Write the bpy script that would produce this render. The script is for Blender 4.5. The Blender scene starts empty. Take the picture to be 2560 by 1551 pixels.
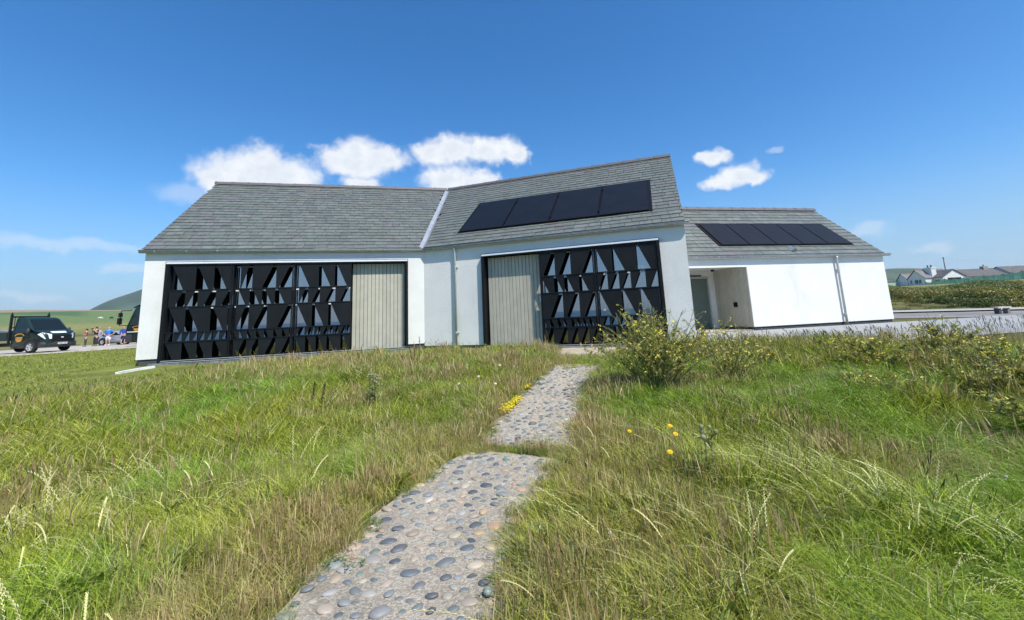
import bpy, math, random
import numpy as np
from mathutils import Vector, Matrix

R = random.Random(7)
RNG = np.random.default_rng(11)
SC = bpy.context.scene
COL = SC.collection
PI = math.pi

# ---------------------------------------------------------------- camera
EYE = Vector((0.0, 0.0, 1.1505))
cam_d = bpy.data.cameras.new("camera")
cam = bpy.data.objects.new("camera", cam_d)
COL.objects.link(cam)
F_PX, CY, PITCH, ROLL = 1052.59, 611.18, 0.1623, 0.0437
fw = Vector((0, math.cos(PITCH), math.sin(PITCH)))
up0 = Vector((0, -math.sin(PITCH), math.cos(PITCH)))
rt = math.cos(ROLL) * Vector((1, 0, 0)) - math.sin(ROLL) * up0
up = math.sin(ROLL) * Vector((1, 0, 0)) + math.cos(ROLL) * up0
cam.matrix_world = Matrix(((rt.x, up.x, -fw.x, EYE.x), (rt.y, up.y, -fw.y, EYE.y),
                           (rt.z, up.z, -fw.z, EYE.z), (0, 0, 0, 1)))
cam_d.sensor_fit = 'HORIZONTAL'
cam_d.sensor_width = 36
cam_d.lens = 36 * F_PX / 2560
cam_d.shift_y = -(1551 / 2 - CY) / 2560
cam_d.clip_start = 0.05
cam_d.clip_end = 60000
SC.camera = cam

# ---------------------------------------------------------------- light
SUN_AZ, SUN_EL = math.radians(40), math.radians(56)          # azimuth from -Y towards +X
SUN = Vector((math.sin(SUN_AZ) * math.cos(SUN_EL), -math.cos(SUN_AZ) * math.cos(SUN_EL), math.sin(SUN_EL)))
sun_d = bpy.data.lights.new("sun", 'SUN')
sun = bpy.data.objects.new("sun", sun_d)
COL.objects.link(sun)
sun_d.energy = 5.0
sun_d.angle = math.radians(0.53)
sun_d.color = (1.0, 0.955, 0.88)
sun.rotation_euler = SUN.to_track_quat('Z', 'Y').to_euler()
SKY_STRENGTH = 0.105
SC.view_settings.view_transform = 'Standard'
SC.view_settings.look = 'None'
SC.view_settings.gamma = 1
SC.view_settings.exposure = 0.27
SC.view_settings.use_curve_mapping = False
SC.cycles.max_bounces = 8
SC.cycles.transparent_max_bounces = 12


class NT:
    """short hand for building node trees"""
    def __init__(s, tree):
        s.t = tree

    def n(s, typ, props=None, **ins):
        nd = s.t.nodes.new(typ)
        for k, v in (props or {}).items():
            setattr(nd, k, v)
        for k, v in ins.items():
            key = int(k[1:]) if k[0] == '_' else k.replace('_', ' ')
            s.set(nd, key, v)
        return nd

    def set(s, nd, key, v):
        sock = nd.inputs[key]
        if isinstance(v, bpy.types.NodeSocket):
            s.t.links.new(v, sock)
        elif isinstance(v, bpy.types.Node):
            s.t.links.new(v.outputs[0], sock)
        elif sock.type == 'VECTOR' and hasattr(v, '__len__'):
            sock.default_value = tuple(v)[:3]
        elif sock.type == 'RGBA' and hasattr(v, '__len__') and len(v) == 3:
            sock.default_value = (*v, 1)
        else:
            sock.default_value = v

    def math(s, op, a, b=0.0, c=0.0, clamp=False):
        nd = s.n('ShaderNodeMath', dict(operation=op, use_clamp=clamp), _0=a, _1=b)
        if op in ('SMOOTH_MIN', 'SMOOTH_MAX', 'MULTIPLY_ADD'):
            s.set(nd, 2, c)
        return nd.outputs[0]

    def mix(s, f, a, b, blend='MIX'):
        nd = s.n('ShaderNodeMix', dict(data_type='RGBA', blend_type=blend))
        for i, v in ((0, f), (6, a), (7, b)):
            if not isinstance(v, (bpy.types.NodeSocket, bpy.types.Node)) and i > 0 and len(v) == 3:
                v = (*v, 1)
            s.set(nd, i, v)
        return nd.outputs[2]

    def ramp(s, fac, lo, hi, a=0.0, b=1.0):
        nd = s.n('ShaderNodeMapRange', dict(interpolation_type='SMOOTHSTEP'), _0=fac, _1=lo, _2=hi, _3=a, _4=b)
        return nd.outputs[0]


# ---------------------------------------------------------------- sky
world = bpy.data.worlds.new("World")
SC.world = world
world.use_nodes = True
wt = NT(world.node_tree)
world.node_tree.nodes.clear()
sky = wt.n('ShaderNodeTexSky', dict(sky_type='NISHITA', sun_disc=False, sun_elevation=SUN_EL,
                                    sun_rotation=PI - SUN_AZ, altitude=0, air_density=1.0, dust_density=0.35,
                                    ozone_density=3.0))
geo = wt.n('ShaderNodeTexCoord')
sep = wt.n('ShaderNodeSeparateXYZ', None, _0=geo.outputs['Generated'])
az = wt.math('MULTIPLY', wt.math('ARCTAN2', sep.outputs[0], sep.outputs[1]), 180 / PI)
el = wt.math('MULTIPLY', wt.math('ARCSINE', sep.outputs[2]), 180 / PI)
pos = wt.n('ShaderNodeCombineXYZ', None, _0=az, _1=el, _2=0.0)
n1 = wt.n('ShaderNodeTexNoise', None, Vector=pos, Scale=0.42, Detail=6.0, Roughness=0.56)
n2 = wt.n('ShaderNodeTexNoise', None, Vector=pos, Scale=1.2, Detail=3.5, Roughness=0.5)
wob = wt.n('ShaderNodeVectorMath', dict(operation='SUBTRACT'), _0=n1.outputs['Color'], _1=(0.5, 0.5, 0.5))
wob = wt.n('ShaderNodeVectorMath', dict(operation='MULTIPLY'), _0=wob, _1=(3.0, 2.2, 0))
posw = wt.n('ShaderNodeVectorMath', dict(operation='ADD'), _0=pos, _1=wob)


def cloud_field(blobs, k):
    cur = None
    for (a, e, ra, re) in blobs:
        ra, re = ra * 1.12, re * 1.15
        m = wt.n('ShaderNodeVectorMath', dict(operation='MULTIPLY_ADD'), _0=posw, _1=(1 / ra, 1 / re, 0),
                 _2=(-a / ra, -e / re, 0))
        ln = wt.n('ShaderNodeVectorMath', dict(operation='LENGTH'), _0=m).outputs['Value']
        cur = ln if cur is None else wt.math('SMOOTH_MIN', cur, ln, k)
    return cur


BIG = [(-33, 16.8, 4.6, 2.4), (-31.6, 18.4, 2.8, 2.3), (-35.8, 16.4, 2.4, 1.7), (-28.3, 17.4, 3.2, 2.0), (-31, 15.6, 6, 1.4),
       (-20.6, 21.0, 2.6, 1.9), (-22.6, 19.9, 2.8, 1.5), (-17.3, 20.5, 2.9, 1.5), (-20.3, 19.3, 3.4, 1.4),
       (-7.6, 22.1, 3.2, 1.8), (-10.6, 21.5, 2.8, 1.5), (-3.2, 21.9, 3.0, 1.6), (-0.4, 22.2, 2.0, 1.4), (1.2, 21.2, 1.9, 1.2),
       (-8.4, 18.2, 3.8, 1.8), (-4.0, 18.0, 2.4, 1.3), (-20.2, 17.3, 2.2, 0.9),
       (26.9, 17.7, 1.7, 0.8), (25.6, 18.1, 1.0, 0.7), (29.6, 15.2, 1.9, 1.3), (27.3, 14.6, 1.9, 0.9), (31.2, 14.3, 1.5, 0.7)]
FAINT = [(40.6, 7.0, 1.6, 0.7), (41.4, 7.4, 1.0, 0.5), (45, 4.5, 1.5, 0.45), (33.8, 17.2, 0.7, 0.3), (-48.8, 3.3, 1.8, 0.35),
         (-43.6, 5.9, 1.0, 0.5), (-42.3, 6.2, 1.4, 0.4), (-47.6, 8.2, 6.0, 0.5), (-25.4, 21.3, 0.9, 0.35), (-38.3, 14.2, 2.6, 1.0)]
fb = cloud_field(BIG, 0.35)
ff = cloud_field(FAINT, 0.25)
det = wt.math('MULTIPLY', wt.math('SUBTRACT', n2.outputs['Fac'], 0.5), 0.46)
fb2 = wt.math('ADD', fb, det)
ff2 = wt.math('ADD', ff, det)
mb = wt.math('MULTIPLY', wt.ramp(fb2, 1.26, 0.48), 0.97)
mf = wt.math('MULTIPLY', wt.ramp(ff2, 1.4, 0.4), 0.30)
mask = wt.math('MAXIMUM', mb, mf)
# thick middles and undersides of a cumulus are greyer than its lit rim
under = wt.math('MULTIPLY', wt.ramp(fb2, 0.95, 0.2), wt.ramp(n1.outputs['Fac'], 0.66, 0.40))
ccol = wt.mix(under, (7.9, 8.1, 8.3), (6.5, 6.95, 7.5))
hs = wt.n('ShaderNodeHueSaturation', None, Hue=0.5, Saturation=1.33, Value=1.38, Color=sky).outputs[0]
hs = wt.mix(1.0, hs, (0.86, 1.0, 1.06), 'MULTIPLY')
hs = wt.mix(wt.ramp(el, 16.0, -1.0, 0.0, 0.75), hs, (2.5, 3.8, 5.5))
skyc = wt.mix(mask, hs, ccol)
bg = wt.n('ShaderNodeBackground', None, Color=skyc, Strength=SKY_STRENGTH)
wout = wt.n('ShaderNodeOutputWorld', None, Surface=bg)


# ---------------------------------------------------------------- materials
def new_mat(name):
    m = bpy.data.materials.new(name)
    m.use_nodes = True
    m.node_tree.nodes.clear()
    t = NT(m.node_tree)
    out = t.n('ShaderNodeOutputMaterial')
    return m, t, out


def pm(name, col, rough=0.6, metal=0.0, var=0.12, scale=4.0, bump=0.0, bscale=60.0, spec=0.5, src=None, coat=0.0, detail=4.0,
       dirt=None, grit=0, stretch=1.0):
    """principled material with large and small colour variation and fine relief; src: 'object' / 'tint' colour source"""
    m, t, out = new_mat(name)
    tc = t.n('ShaderNodeTexCoord')
    v = tc.outputs['Object']
    base = (*col, 1)
    if src == 'object':
        base = t.n('ShaderNodeObjectInfo').outputs['Color']
        v = t.n('ShaderNodeVectorMath', dict(operation='ADD'), _0=v,
                _1=t.n('ShaderNodeObjectInfo').outputs['Location']).outputs[0]
    elif src == 'tint':
        base = t.n('ShaderNodeAttribute', dict(attribute_name='tint')).outputs['Color']
    a = t.n('ShaderNodeTexNoise', None, Vector=v, Scale=scale, Detail=detail, Roughness=0.6)
    f = t.ramp(a.outputs['Fac'], 0.3, 0.7, 1 - var, 1 + var)
    c = t.n('ShaderNodeVectorMath', dict(operation='SCALE'), _0=base)
    t.set(c, 'Scale', f)
    c = c.outputs[0]
    if grit:
        gn_ = t.n('ShaderNodeTexVoronoi', None, Vector=v, Scale=grit)
        c = t.mix(0.4, c, t.mix(t.ramp(t.n('ShaderNodeSeparateColor', None, _0=gn_.outputs['Color']).outputs[0], 0.1, 0.9), (0.16, 0.145, 0.12), (0.60, 0.56, 0.47)))
    if dirt:
        dc, ds, dlo, dhi = dirt
        vs = t.n('ShaderNodeVectorMath', dict(operation='MULTIPLY'), _0=v, _1=(1, 1, stretch)).outputs[0]
        b = t.n('ShaderNodeTexNoise', None, Vector=vs, Scale=ds, Detail=6.0, Roughness=0.65)
        c = t.mix(t.ramp(b.outputs['Fac'], dlo, dhi), c, dc)
    p = t.n('ShaderNodeBsdfPrincipled', None, Base_Color=c, Roughness=rough, Metallic=metal)
    p.inputs['Specular IOR Level'].default_value = spec
    if coat:
        p.inputs['Coat Weight'].default_value = coat
        p.inputs['Coat Roughness'].default_value = 0.06
    if bump:
        bn = t.n('ShaderNodeTexNoise', None, Vector=v, Scale=bscale, Detail=5.0, Roughness=0.65)
        bb = t.n('ShaderNodeBump', None, Height=bn.outputs['Fac'], Strength=min(1, bump), Distance=0.02)
        t.set(p, 'Normal', bb)
    t.set(out, 0, p)
    return m


def plant_mat(name, transl=0.32, rough=0.55, instancer=True, col=None):
    """leaves: colour = scatter tint, overridden by the mesh's own colour where its alpha says so"""
    m, t, out = new_mat(name)
    pc = t.n('ShaderNodeAttribute', dict(attribute_name='pc'))
    if instancer:
        tint = t.n('ShaderNodeAttribute', dict(attribute_name='tint', attribute_type='INSTANCER')).outputs['Color']
        c = t.mix(pc.outputs['Alpha'], tint, pc.outputs['Color'])
    else:
        c = pc.outputs['Color']
    p = t.n('ShaderNodeBsdfPrincipled', None, Base_Color=c, Roughness=rough)
    p.inputs['Specular IOR Level'].default_value = 0.4
    tr = t.n('ShaderNodeBsdfTranslucent', None, Color=t.mix(1.0, c, (1.25, 1.2, 0.7), 'MULTIPLY'))
    mx = t.n('ShaderNodeMixShader', None, _0=transl, _1=p, _2=tr)
    t.set(out, 0, mx)
    return m


M = {}
M['render'] = pm('white_render', (0.765, 0.76, 0.715), 0.9, var=0.035, scale=1.2, bump=0.6, bscale=30, spec=0.2,
                 dirt=((0.60, 0.60, 0.545), 1.1, 0.52, 0.85), stretch=0.3)
M['plinth'] = pm('dark_plinth', (0.06, 0.062, 0.065), 0.85, var=0.2, scale=6, bump=0.2)
M['block'] = pm('grey_block', (0.17, 0.175, 0.18), 0.85, var=0.2, scale=8, bump=0.3, bscale=90, src='object')
M['roofbase'] = pm('roof_underlay', (0.05, 0.052, 0.055), 0.9)
M['slate'] = pm('slate', (0.2, 0.2, 0.2), 0.48, var=0.16, scale=5, bump=0.25, bscale=30, src='object')
M['slate_j'] = pm('slate_joined', (0.2, 0.2, 0.2), 0.48, var=0.16, scale=5, bump=0.25, bscale=30, src='tint')
M['backslate'] = pm('slate_rear', (0.17, 0.18, 0.175), 0.55, var=0.2, scale=3)
M['ridge'] = pm('ridge_clay', (0.115, 0.108, 0.115), 0.6, var=0.18, scale=5, bump=0.15)
M['lead'] = pm('lead', (0.42, 0.44, 0.46), 0.42, metal=0.5, var=0.12, scale=4, bump=0.1)
M['galv'] = pm('galvanised', (0.50, 0.52, 0.52), 0.45, metal=0.35, var=0.12, scale=9)
M['alu'] = pm('white_flashing', (0.80, 0.82, 0.84), 0.45, metal=0.1, var=0.03)
M['black'] = pm('black_metal', (0.006, 0.0065, 0.007), 0.45, var=0.2, scale=3, spec=0.3)
M['plate'] = pm('dark_panel', (0.0085, 0.0105, 0.0115), 0.55, var=0.22, scale=1.6, spec=0.22)
M['board'] = pm('painted_board', (0.445, 0.425, 0.335), 0.7, var=0.06, scale=3, bump=0.12, bscale=40, src='object')
M['boardshade'] = pm('board_backing', (0.10, 0.095, 0.08), 0.9)
M['inner'] = pm('interior_plaster', (0.26, 0.26, 0.25), 0.9)
M['innerfloor'] = pm('interior_floor', (0.12, 0.12, 0.12), 0.7)
M['pv'] = pm('solar_cell', (0.008, 0.009, 0.012), 0.45, var=0.2, scale=2.2, spec=0.22)
M['pvframe'] = pm('solar_frame', (0.005, 0.005, 0.006), 0.5, spec=0.2)
M['white'] = pm('white_paint', (0.8, 0.8, 0.78), 0.6, var=0.04)
M['concrete'] = pm('concrete', (0.45, 0.385, 0.29), 0.92, var=0.16, scale=2.2, bump=1.0, bscale=70, spec=0.2, detail=9.0, grit=75,
                   dirt=((0.30, 0.25, 0.19), 3.0, 0.5, 0.8))
M['pebble'] = pm('beach_pebble', (0.3, 0.3, 0.3), 0.5, var=0.12, scale=14, bump=0.12, bscale=40, src='object', spec=0.5)
M['pebble_j'] = pm('beach_pebble_joined', (0.3, 0.3, 0.3), 0.5, var=0.12, scale=14, bump=0.12, bscale=40, src='tint', spec=0.5)
M['apron'] = pm('pale_paving', (0.31, 0.315, 0.31), 0.85, var=0.05, scale=0.8, bump=0.1, spec=0.25,
                dirt=((0.26, 0.255, 0.24), 0.5, 0.5, 0.8))
M['road'] = pm('worn_road', (0.20, 0.185, 0.165), 0.9, var=0.2, scale=0.4, bump=0.2, dirt=((0.32, 0.31, 0.29), 0.25, 0.5, 0.75))
M['pave'] = pm('pale_pavement', (0.36, 0.345, 0.31), 0.9, var=0.1, scale=0.5)
M['gravel'] = pm('gravel', (0.42, 0.375, 0.31), 0.95, var=0.2, scale=1.4, bump=0.6, bscale=20)
M['glass'], t_, o_ = new_mat('door_glass')
g1 = t_.n('ShaderNodeBsdfGlossy', None, Color=(0.60, 0.62, 0.66, 1), Roughness=0.0)
g2 = t_.n('ShaderNodeBsdfTransparent', None, Color=(0.32, 0.36, 0.36, 1))
lw = t_.n('ShaderNodeLayerWeight', None, Blend=0.25)
t_.set(o_, 0, t_.n('ShaderNodeMixShader', None, _0=t_.math('ADD', t_.math('MULTIPLY', lw.outputs['Fresnel'], 0.5), 0.52, clamp=True),
                   _1=g2, _2=g1))
M['carglass'] = pm('vehicle_glass', (0.012, 0.018, 0.018), 0.08, var=0.0, spec=0.5)


# ---------------------------------------------------------------- mesh builder
class MB:
    def __init__(s, T=None):
        s.v, s.f, s.mi, s.cols, s.T, s.m = [], [], [], [], T, 0
        s.col = None

    def add(s, vs, fs, T=None):
        T = T or s.T
        b = len(s.v)
        for p in vs:
            s.v.append(tuple(T(*p)) if T else tuple(p))
            if s.col is not None:
                s.cols.append(s.col)
        for q in fs:
            s.f.append(tuple(b + i for i in q))
            s.mi.append(s.m)
        return s

    def box(s, x0, x1, y0, y1, z0, z1, T=None):
        vs = [(x0, y0, z0), (x1, y0, z0), (x1, y1, z0), (x0, y1, z0), (x0, y0, z1), (x1, y0, z1), (x1, y1, z1), (x0, y1, z1)]
        return s.add(vs, [(3, 2, 1, 0), (4, 5, 6, 7), (0, 1, 5, 4), (1, 2, 6, 5), (2, 3, 7, 6), (3, 0, 4, 7)], T)

    def prism(s, poly, a, b, plane='xz', T=None):
        """poly extruded from a to b along the axis not in plane"""
        n = len(poly)
        def P(p, w):
            return {'xz': (p[0], w, p[1]), 'xy': (p[0], p[1], w), 'yz': (w, p[0], p[1])}[plane]
        vs = [P(p, a) for p in poly] + [P(p, b) for p in poly]
        fs = [tuple(range(n - 1, -1, -1)), tuple(range(n, 2 * n))]
        fs += [(i, (i + 1) % n, n + (i + 1) % n, n + i) for i in range(n)]
        return s.add(vs, fs, T)

    def tube(s, pts, r, n=8, T=None, caps=True):
        pts = [Vector(p) for p in pts]
        rs = r if isinstance(r, (list, tuple)) else [r] * len(pts)
        vs, fs = [], []
        ref = None
        for i, p in enumerate(pts):
            d = (pts[min(i + 1, len(pts) - 1)] - pts[max(i - 1, 0)]).normalized()
            if ref is None:
                ref = Vector((0, 0, 1)) if abs(d.z) < 0.9 else Vector((1, 0, 0))
            a = d.cross(ref).normalized()
            b = a.cross(d).normalized()
            ref = b
            for k in range(n):
                th = 2 * PI * k / n
                vs.append(p + rs[i] * (math.cos(th) * a + math.sin(th) * b))
        for i in range(len(pts) - 1):
            for k in range(n):
                fs.append((i * n + k, i * n + (k + 1) % n, (i + 1) * n + (k + 1) % n, (i + 1) * n + k))
        if caps:
            fs.append(tuple(range(n - 1, -1, -1)))
            fs.append(tuple(range((len(pts) - 1) * n, len(pts) * n)))
        return s.add(vs, fs, T)

    def ell(s, c, r, nu=8, nv=5, T=None):
        vs = [(c[0], c[1], c[2] + r[2])]
        for j in range(1, nv):
            ph = PI * j / nv
            for i in range(nu):
                th = 2 * PI * i / nu
                vs.append((c[0] + r[0] * math.sin(ph) * math.cos(th), c[1] + r[1] * math.sin(ph) * math.sin(th), c[2] + r[2] * math.cos(ph)))
        vs.append((c[0], c[1], c[2] - r[2]))
        fs = [(0, 1 + i, 1 + (i + 1) % nu) for i in range(nu)]
        for j in range(nv - 2):
            for i in range(nu):
                a = 1 + j * nu
                fs.append((a + i, a + nu + i, a + nu + (i + 1) % nu, a + (i + 1) % nu))
        L = len(vs) - 1
        a = 1 + (nv - 2) * nu
        fs += [(L, a + (i + 1) % nu, a + i) for i in range(nu)]
        return s.add(vs, fs, T)

    def lathe(s, prof, n=16, axis='y', c=(0, 0, 0), T=None):
        vs, fs = [], []
        for (r, h) in prof:
            for k in range(n):
                th = 2 * PI * k / n
                a, b = r * math.cos(th), r * math.sin(th)
                vs.append((c[0] + a, c[1] + h, c[2] + b) if axis == 'y' else (c[0] + a, c[1] + b, c[2] + h))
        for i in range(len(prof) - 1):
            for k in range(n):
                fs.append((i * n + k, i * n + (k + 1) % n, (i + 1) * n + (k + 1) % n, (i + 1) * n + k))
        return s.add(vs, fs, T)

    def mesh(s, name, mats, smooth=False):
        me = bpy.data.meshes.new(name)
        me.from_pydata(s.v, [], s.f)
        for m in (mats if isinstance(mats, (list, tuple)) else [mats]):
            me.materials.append(m)
        if len(set(s.mi)) > 1:
            me.polygons.foreach_set('material_index', s.mi)
        if smooth:
            me.polygons.foreach_set('use_smooth', [True] * len(me.polygons))
        if s.cols and len(s.cols) == len(s.v):
            at = me.color_attributes.new(s.colname if hasattr(s, 'colname') else 'pc', 'FLOAT_COLOR', 'POINT')
            at.data.foreach_set('color', np.array(s.cols, dtype=np.float32).ravel())
        me.validate()
        me.update()
        return me

    def build(s, name, mats, parent=None, smooth=False, **kw):
        return link(name, s.mesh(name, mats, smooth), parent, **kw)


def link(name, me, parent=None, loc=None, rot=None, label=None, cat=None, group=None, kind=None, color=None):
    o = bpy.data.objects.new(name, me)
    COL.objects.link(o)
    if parent is not None:
        o.parent = parent
    if loc is not None:
        o.location = loc
    if rot is not None:
        o.rotation_euler = rot
    if color is not None:
        o.color = (*color, 1)
    for k, v in (('label', label), ('category', cat), ('group', group), ('kind', kind)):
        if v:
            o[k] = v
    return o


def thing(name, label, cat, loc=(0, 0, 0), rz=0.0, group=None):
    o = link(name, None, None, loc, (0, 0, rz), label, cat, group)
    o.empty_display_size = 0.2
    return o


def children(o):
    return [c for c in bpy.data.objects if c.parent == o]


KIDS = {}
def copy_tree(o, loc=None, rz=None, label=None, parent=None, sc=None):
    c = o.copy()
    COL.objects.link(c)
    if parent is not None:
        c.parent = parent
    if loc is not None:
        c.location = loc
    if rz is not None:
        c.rotation_euler = (0, 0, rz)
    if sc is not None:
        c.scale = sc if isinstance(sc, (tuple, list)) else (sc, sc, sc)
    if label:
        c['label'] = label
    for ch in (KIDS.get(o.name) or children(o)):
        copy_tree(ch, parent=c)
    return c


def smooth(a, b, x):
    t = np.clip((np.asarray(x, float) - a) / (b - a), 0, 1)
    return t * t * (3 - 2 * t)


def jit(c, a=0.08):
    k = 1 + R.uniform(-a, a)
    return tuple(max(0, x * k * (1 + R.uniform(-a, a) * 0.3)) for x in c)


# ---------------------------------------------------------------- terrain
PATH = np.array([(-0.95, -1.0), (-0.85, 1.0), (-0.76, 2.5), (-0.62, 3.6), (-0.19, 4.75), (0.01, 5.15), (0.47, 7.3), (0.98, 9.0), (1.37, 10.2), (1.8, 11.6), (2.3, 13.2), (2.6, 14.5)])


def path_dist(x, y):
    """signed offset from the path's centre line (right positive) and the y along it"""
    cx = np.interp(y, PATH[:, 1], PATH[:, 0])
    sl = (np.interp(np.asarray(y) + 0.2, PATH[:, 1], PATH[:, 0]) - np.interp(np.asarray(y) - 0.2, PATH[:, 1], PATH[:, 0])) / 0.4
    return (x - cx) / np.sqrt(1 + sl ** 2)


def gz(x, y):
    x = np.asarray(x, float)
    y = np.asarray(y, float)
    r = np.hypot(x, y)
    a = np.arctan2(x, y)
    near = -0.42 + 0.27 * smooth(5.5, 12, y) + 0.10 * smooth(12, 22, r)
    near = near + 0.10 * smooth(3, 9, x) * smooth(3, 8, r) * (1 - smooth(11, 16, r))
    hump = 0.05 * np.sin(x * 1.3 + 0.7 * y) * np.cos(y * 1.1 - x * 0.4) + 0.03 * np.sin(2.9 * x + 1.1) * np.sin(2.3 * y)
    near = near - 0.2 * smooth(-2.5, -6.5, x) * smooth(10.5, 13.5, y)
    pd = np.abs(path_dist(x, y))
    near = near + hump * smooth(0.7, 1.6, pd) * (1 - smooth(9, 13, r)) + 0.05 * smooth(0.6, 1.1, pd) * (1 - smooth(9, 12, r))
    left = np.interp(r, [0, 22, 40, 57, 70, 120, 300, 600, 900, 1500, 5000, 20000],
                     [-0.05, -0.05, 0.0, -0.25, -0.3, 1.0, 6.0, 19.5, 33, 40, 42, 42])
    left = left + 0.25 * np.sin(a * 31 + r * 0.011) * smooth(90, 400, r) + 2.2 * np.sin(a * 9.0 + 1.0 + r * .003) * smooth(300, 900, r)
    right = np.interp(r, [0, 22, 41, 44, 50, 60, 80, 200, 300, 600, 1500, 20000],
                      [-0.05, 0.0, 0.0, 0.1, 1.2, 1.8, 2.3, 4.6, 8, 16, 30, 30])
    right = right + 0.25 * np.sin(a * 47) * smooth(44, 56, r) * (1 - smooth(90, 150, r))
    behind = np.interp(r, [0, 8, 20, 40, 80, 200, 20000], [-0.42, -0.5, -1.2, -3.0, -6.5, -12, -12])
    wl = 1 - smooth(-0.45, 0.35, a)
    far = left * wl + right * (1 - wl)
    wb = smooth(1.75, 2.2, np.abs(a))
    far = far * (1 - wb) + behind * wb
    k = smooth(13, 22, r)
    near_b = near * (1 - wb) + behind * wb
    return near_b * (1 - k) + far * k


def polar_sheet(name, az0, az1, na, rs, mat, zoff=0.0, kind='structure', colfn=None, close=False, hfn=gz):
    azs = np.linspace(az0, az1, na)
    rr = np.array(rs)
    A_, R_ = np.meshgrid(azs, rr)
    X, Y = R_ * np.sin(A_), R_ * np.cos(A_)
    Z = hfn(X, Y) + zoff
    vs = np.stack([X, Y, Z], -1).reshape(-1, 3)
    n, m = len(rr), na
    fs = [(i * m + j, i * m + j + 1, (i + 1) * m + j + 1, (i + 1) * m + j) for i in range(n - 1) for j in range(m - 1)]
    me = bpy.data.meshes.new(name)
    me.from_pydata(vs.tolist(), [], [tuple(reversed(f)) for f in fs])
    me.materials.append(mat)
    me.polygons.foreach_set('use_smooth', [True] * len(me.polygons))
    if colfn is not None:
        c = colfn(X.ravel(), Y.ravel())
        at = me.color_attributes.new('tint', 'FLOAT_COLOR', 'POINT')
        at.data.foreach_set('color', np.concatenate([c, np.ones((len(c), 1))], 1).astype(np.float32).ravel())
    me.update()
    return link(name, me, kind=kind)


def ground_col(x, y):
    r = np.hypot(x, y)
    a = np.arctan2(x, y)
    c = np.zeros((len(x), 3)) + np.array([0.075, 0.07, 0.026])
    c = c + (np.array([0.14, 0.16, 0.036]) - c) * (smooth(11.5, 15, r) * (x < 0))[:, None] + (np.array([0.115, 0.11, 0.042]) - c) * (smooth(11.5, 15, r) * (x >= 0))[:, None]
    def put(w, col):
        nonlocal c
        c = c * (1 - w[:, None]) + np.array(col) * w[:, None]
    put(smooth(58, 70, r), (0.17, 0.17, 0.06))                  # rough pasture
    put(smooth(96, 102, r) * smooth(112, 106, r), (0.09, 0.085, 0.035))
    put(smooth(118, 160, r), (0.21, 0.205, 0.075))
    put(smooth(215, 250, r), (0.16, 0.185, 0.068))
    put(smooth(330, 350, r + 60 * np.sin(a * 5)), (0.13, 0.18, 0.07))
    put(smooth(430, 470, r + 160 * (a + .80) / .1) * smooth(-0.78, -0.80, a), (0.075, 0.13, 0.055))
    put(smooth(600, 640, r - 60 * np.sin(a * 6)), (0.27, 0.21, 0.13))
    b = smooth(1.6, 2.1, np.abs(a)) * smooth(25, 45, r)
    put(b, (0.40, 0.35, 0.27))                                     # beach behind the camera
    return c


M['ground'] = pm('turf', (0.1, 0.1, 0.05), 0.95, var=0.3, scale=0.8, bump=0.4, bscale=8, src='tint', spec=0.1, detail=6)
rs = list(np.concatenate([[0.02, 0.5], np.arange(1, 14, 0.35), np.geomspace(14, 70, 40), np.geomspace(76, 2600, 44)[0:], [4000, 6000]]))
polar_sheet('ground', -PI, PI, 361, rs, M['ground'], colfn=ground_col)

# hills: the slope behind the car park and the low ridge behind the cottages
M['hill'] = pm('moorland', (0.08, 0.1, 0.06), 0.95, var=0.22, scale=0.004, src='tint', spec=0.05, detail=8)


def hill(name, azs, els, rc, w, cols):
    a = np.linspace(azs[0], azs[-1], 90)
    e = np.interp(a, azs, els)
    e = np.convolve(np.pad(e, 3, mode='edge'), np.ones(7) / 7, 'valid')
    k = np.linspace(-1, 1, 27)
    vs, cs = [], []
    for kk in k:
        prof = max(0.0, 1 - abs(kk) ** 1.4) if kk < 0 else max(0, 1 - kk ** 2)
        for i, aa in enumerate(a):
            r = rc + w * kk
            h = e[i] * rc * prof - 25 * (1 - prof)
            h *= 1 + 0.035 * math.sin(aa * 170 + kk * 4) * (1 - prof) + 0.02 * math.sin(aa * 61 + kk * 9)
            vs.append((r * math.sin(aa), r * math.cos(aa), h + EYE.z))
            f = np.clip(h / (max(e) * rc), 0, 1)
            n = 0.5 + 0.5 * math.sin(aa * 90 + kk * 11) * math.sin(aa * 37 - kk * 6)
            cc = np.array(cols[0]) * (1 - f) + np.array(cols[1]) * f
            cs.append(tuple(cc * (0.82 + 0.36 * n)) + (1,))
    m = len(a)
    fs = [(i * m + j, (i + 1) * m + j, (i + 1) * m + j + 1, i * m + j + 1) for i in range(len(k) - 1) for j in range(m - 1)]
    me = bpy.data.meshes.new(name)
    me.from_pydata(vs, [], [tuple(reversed(f)) for f in fs])
    me.materials.append(M['hill'])
    me.polygons.foreach_set('use_smooth', [True] * len(me.polygons))
    at = me.color_attributes.new('tint', 'FLOAT_COLOR', 'POINT')
    at.data.foreach_set('color', np.array(cs, np.float32).ravel())
    return link(name, me, kind='structure')


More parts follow.
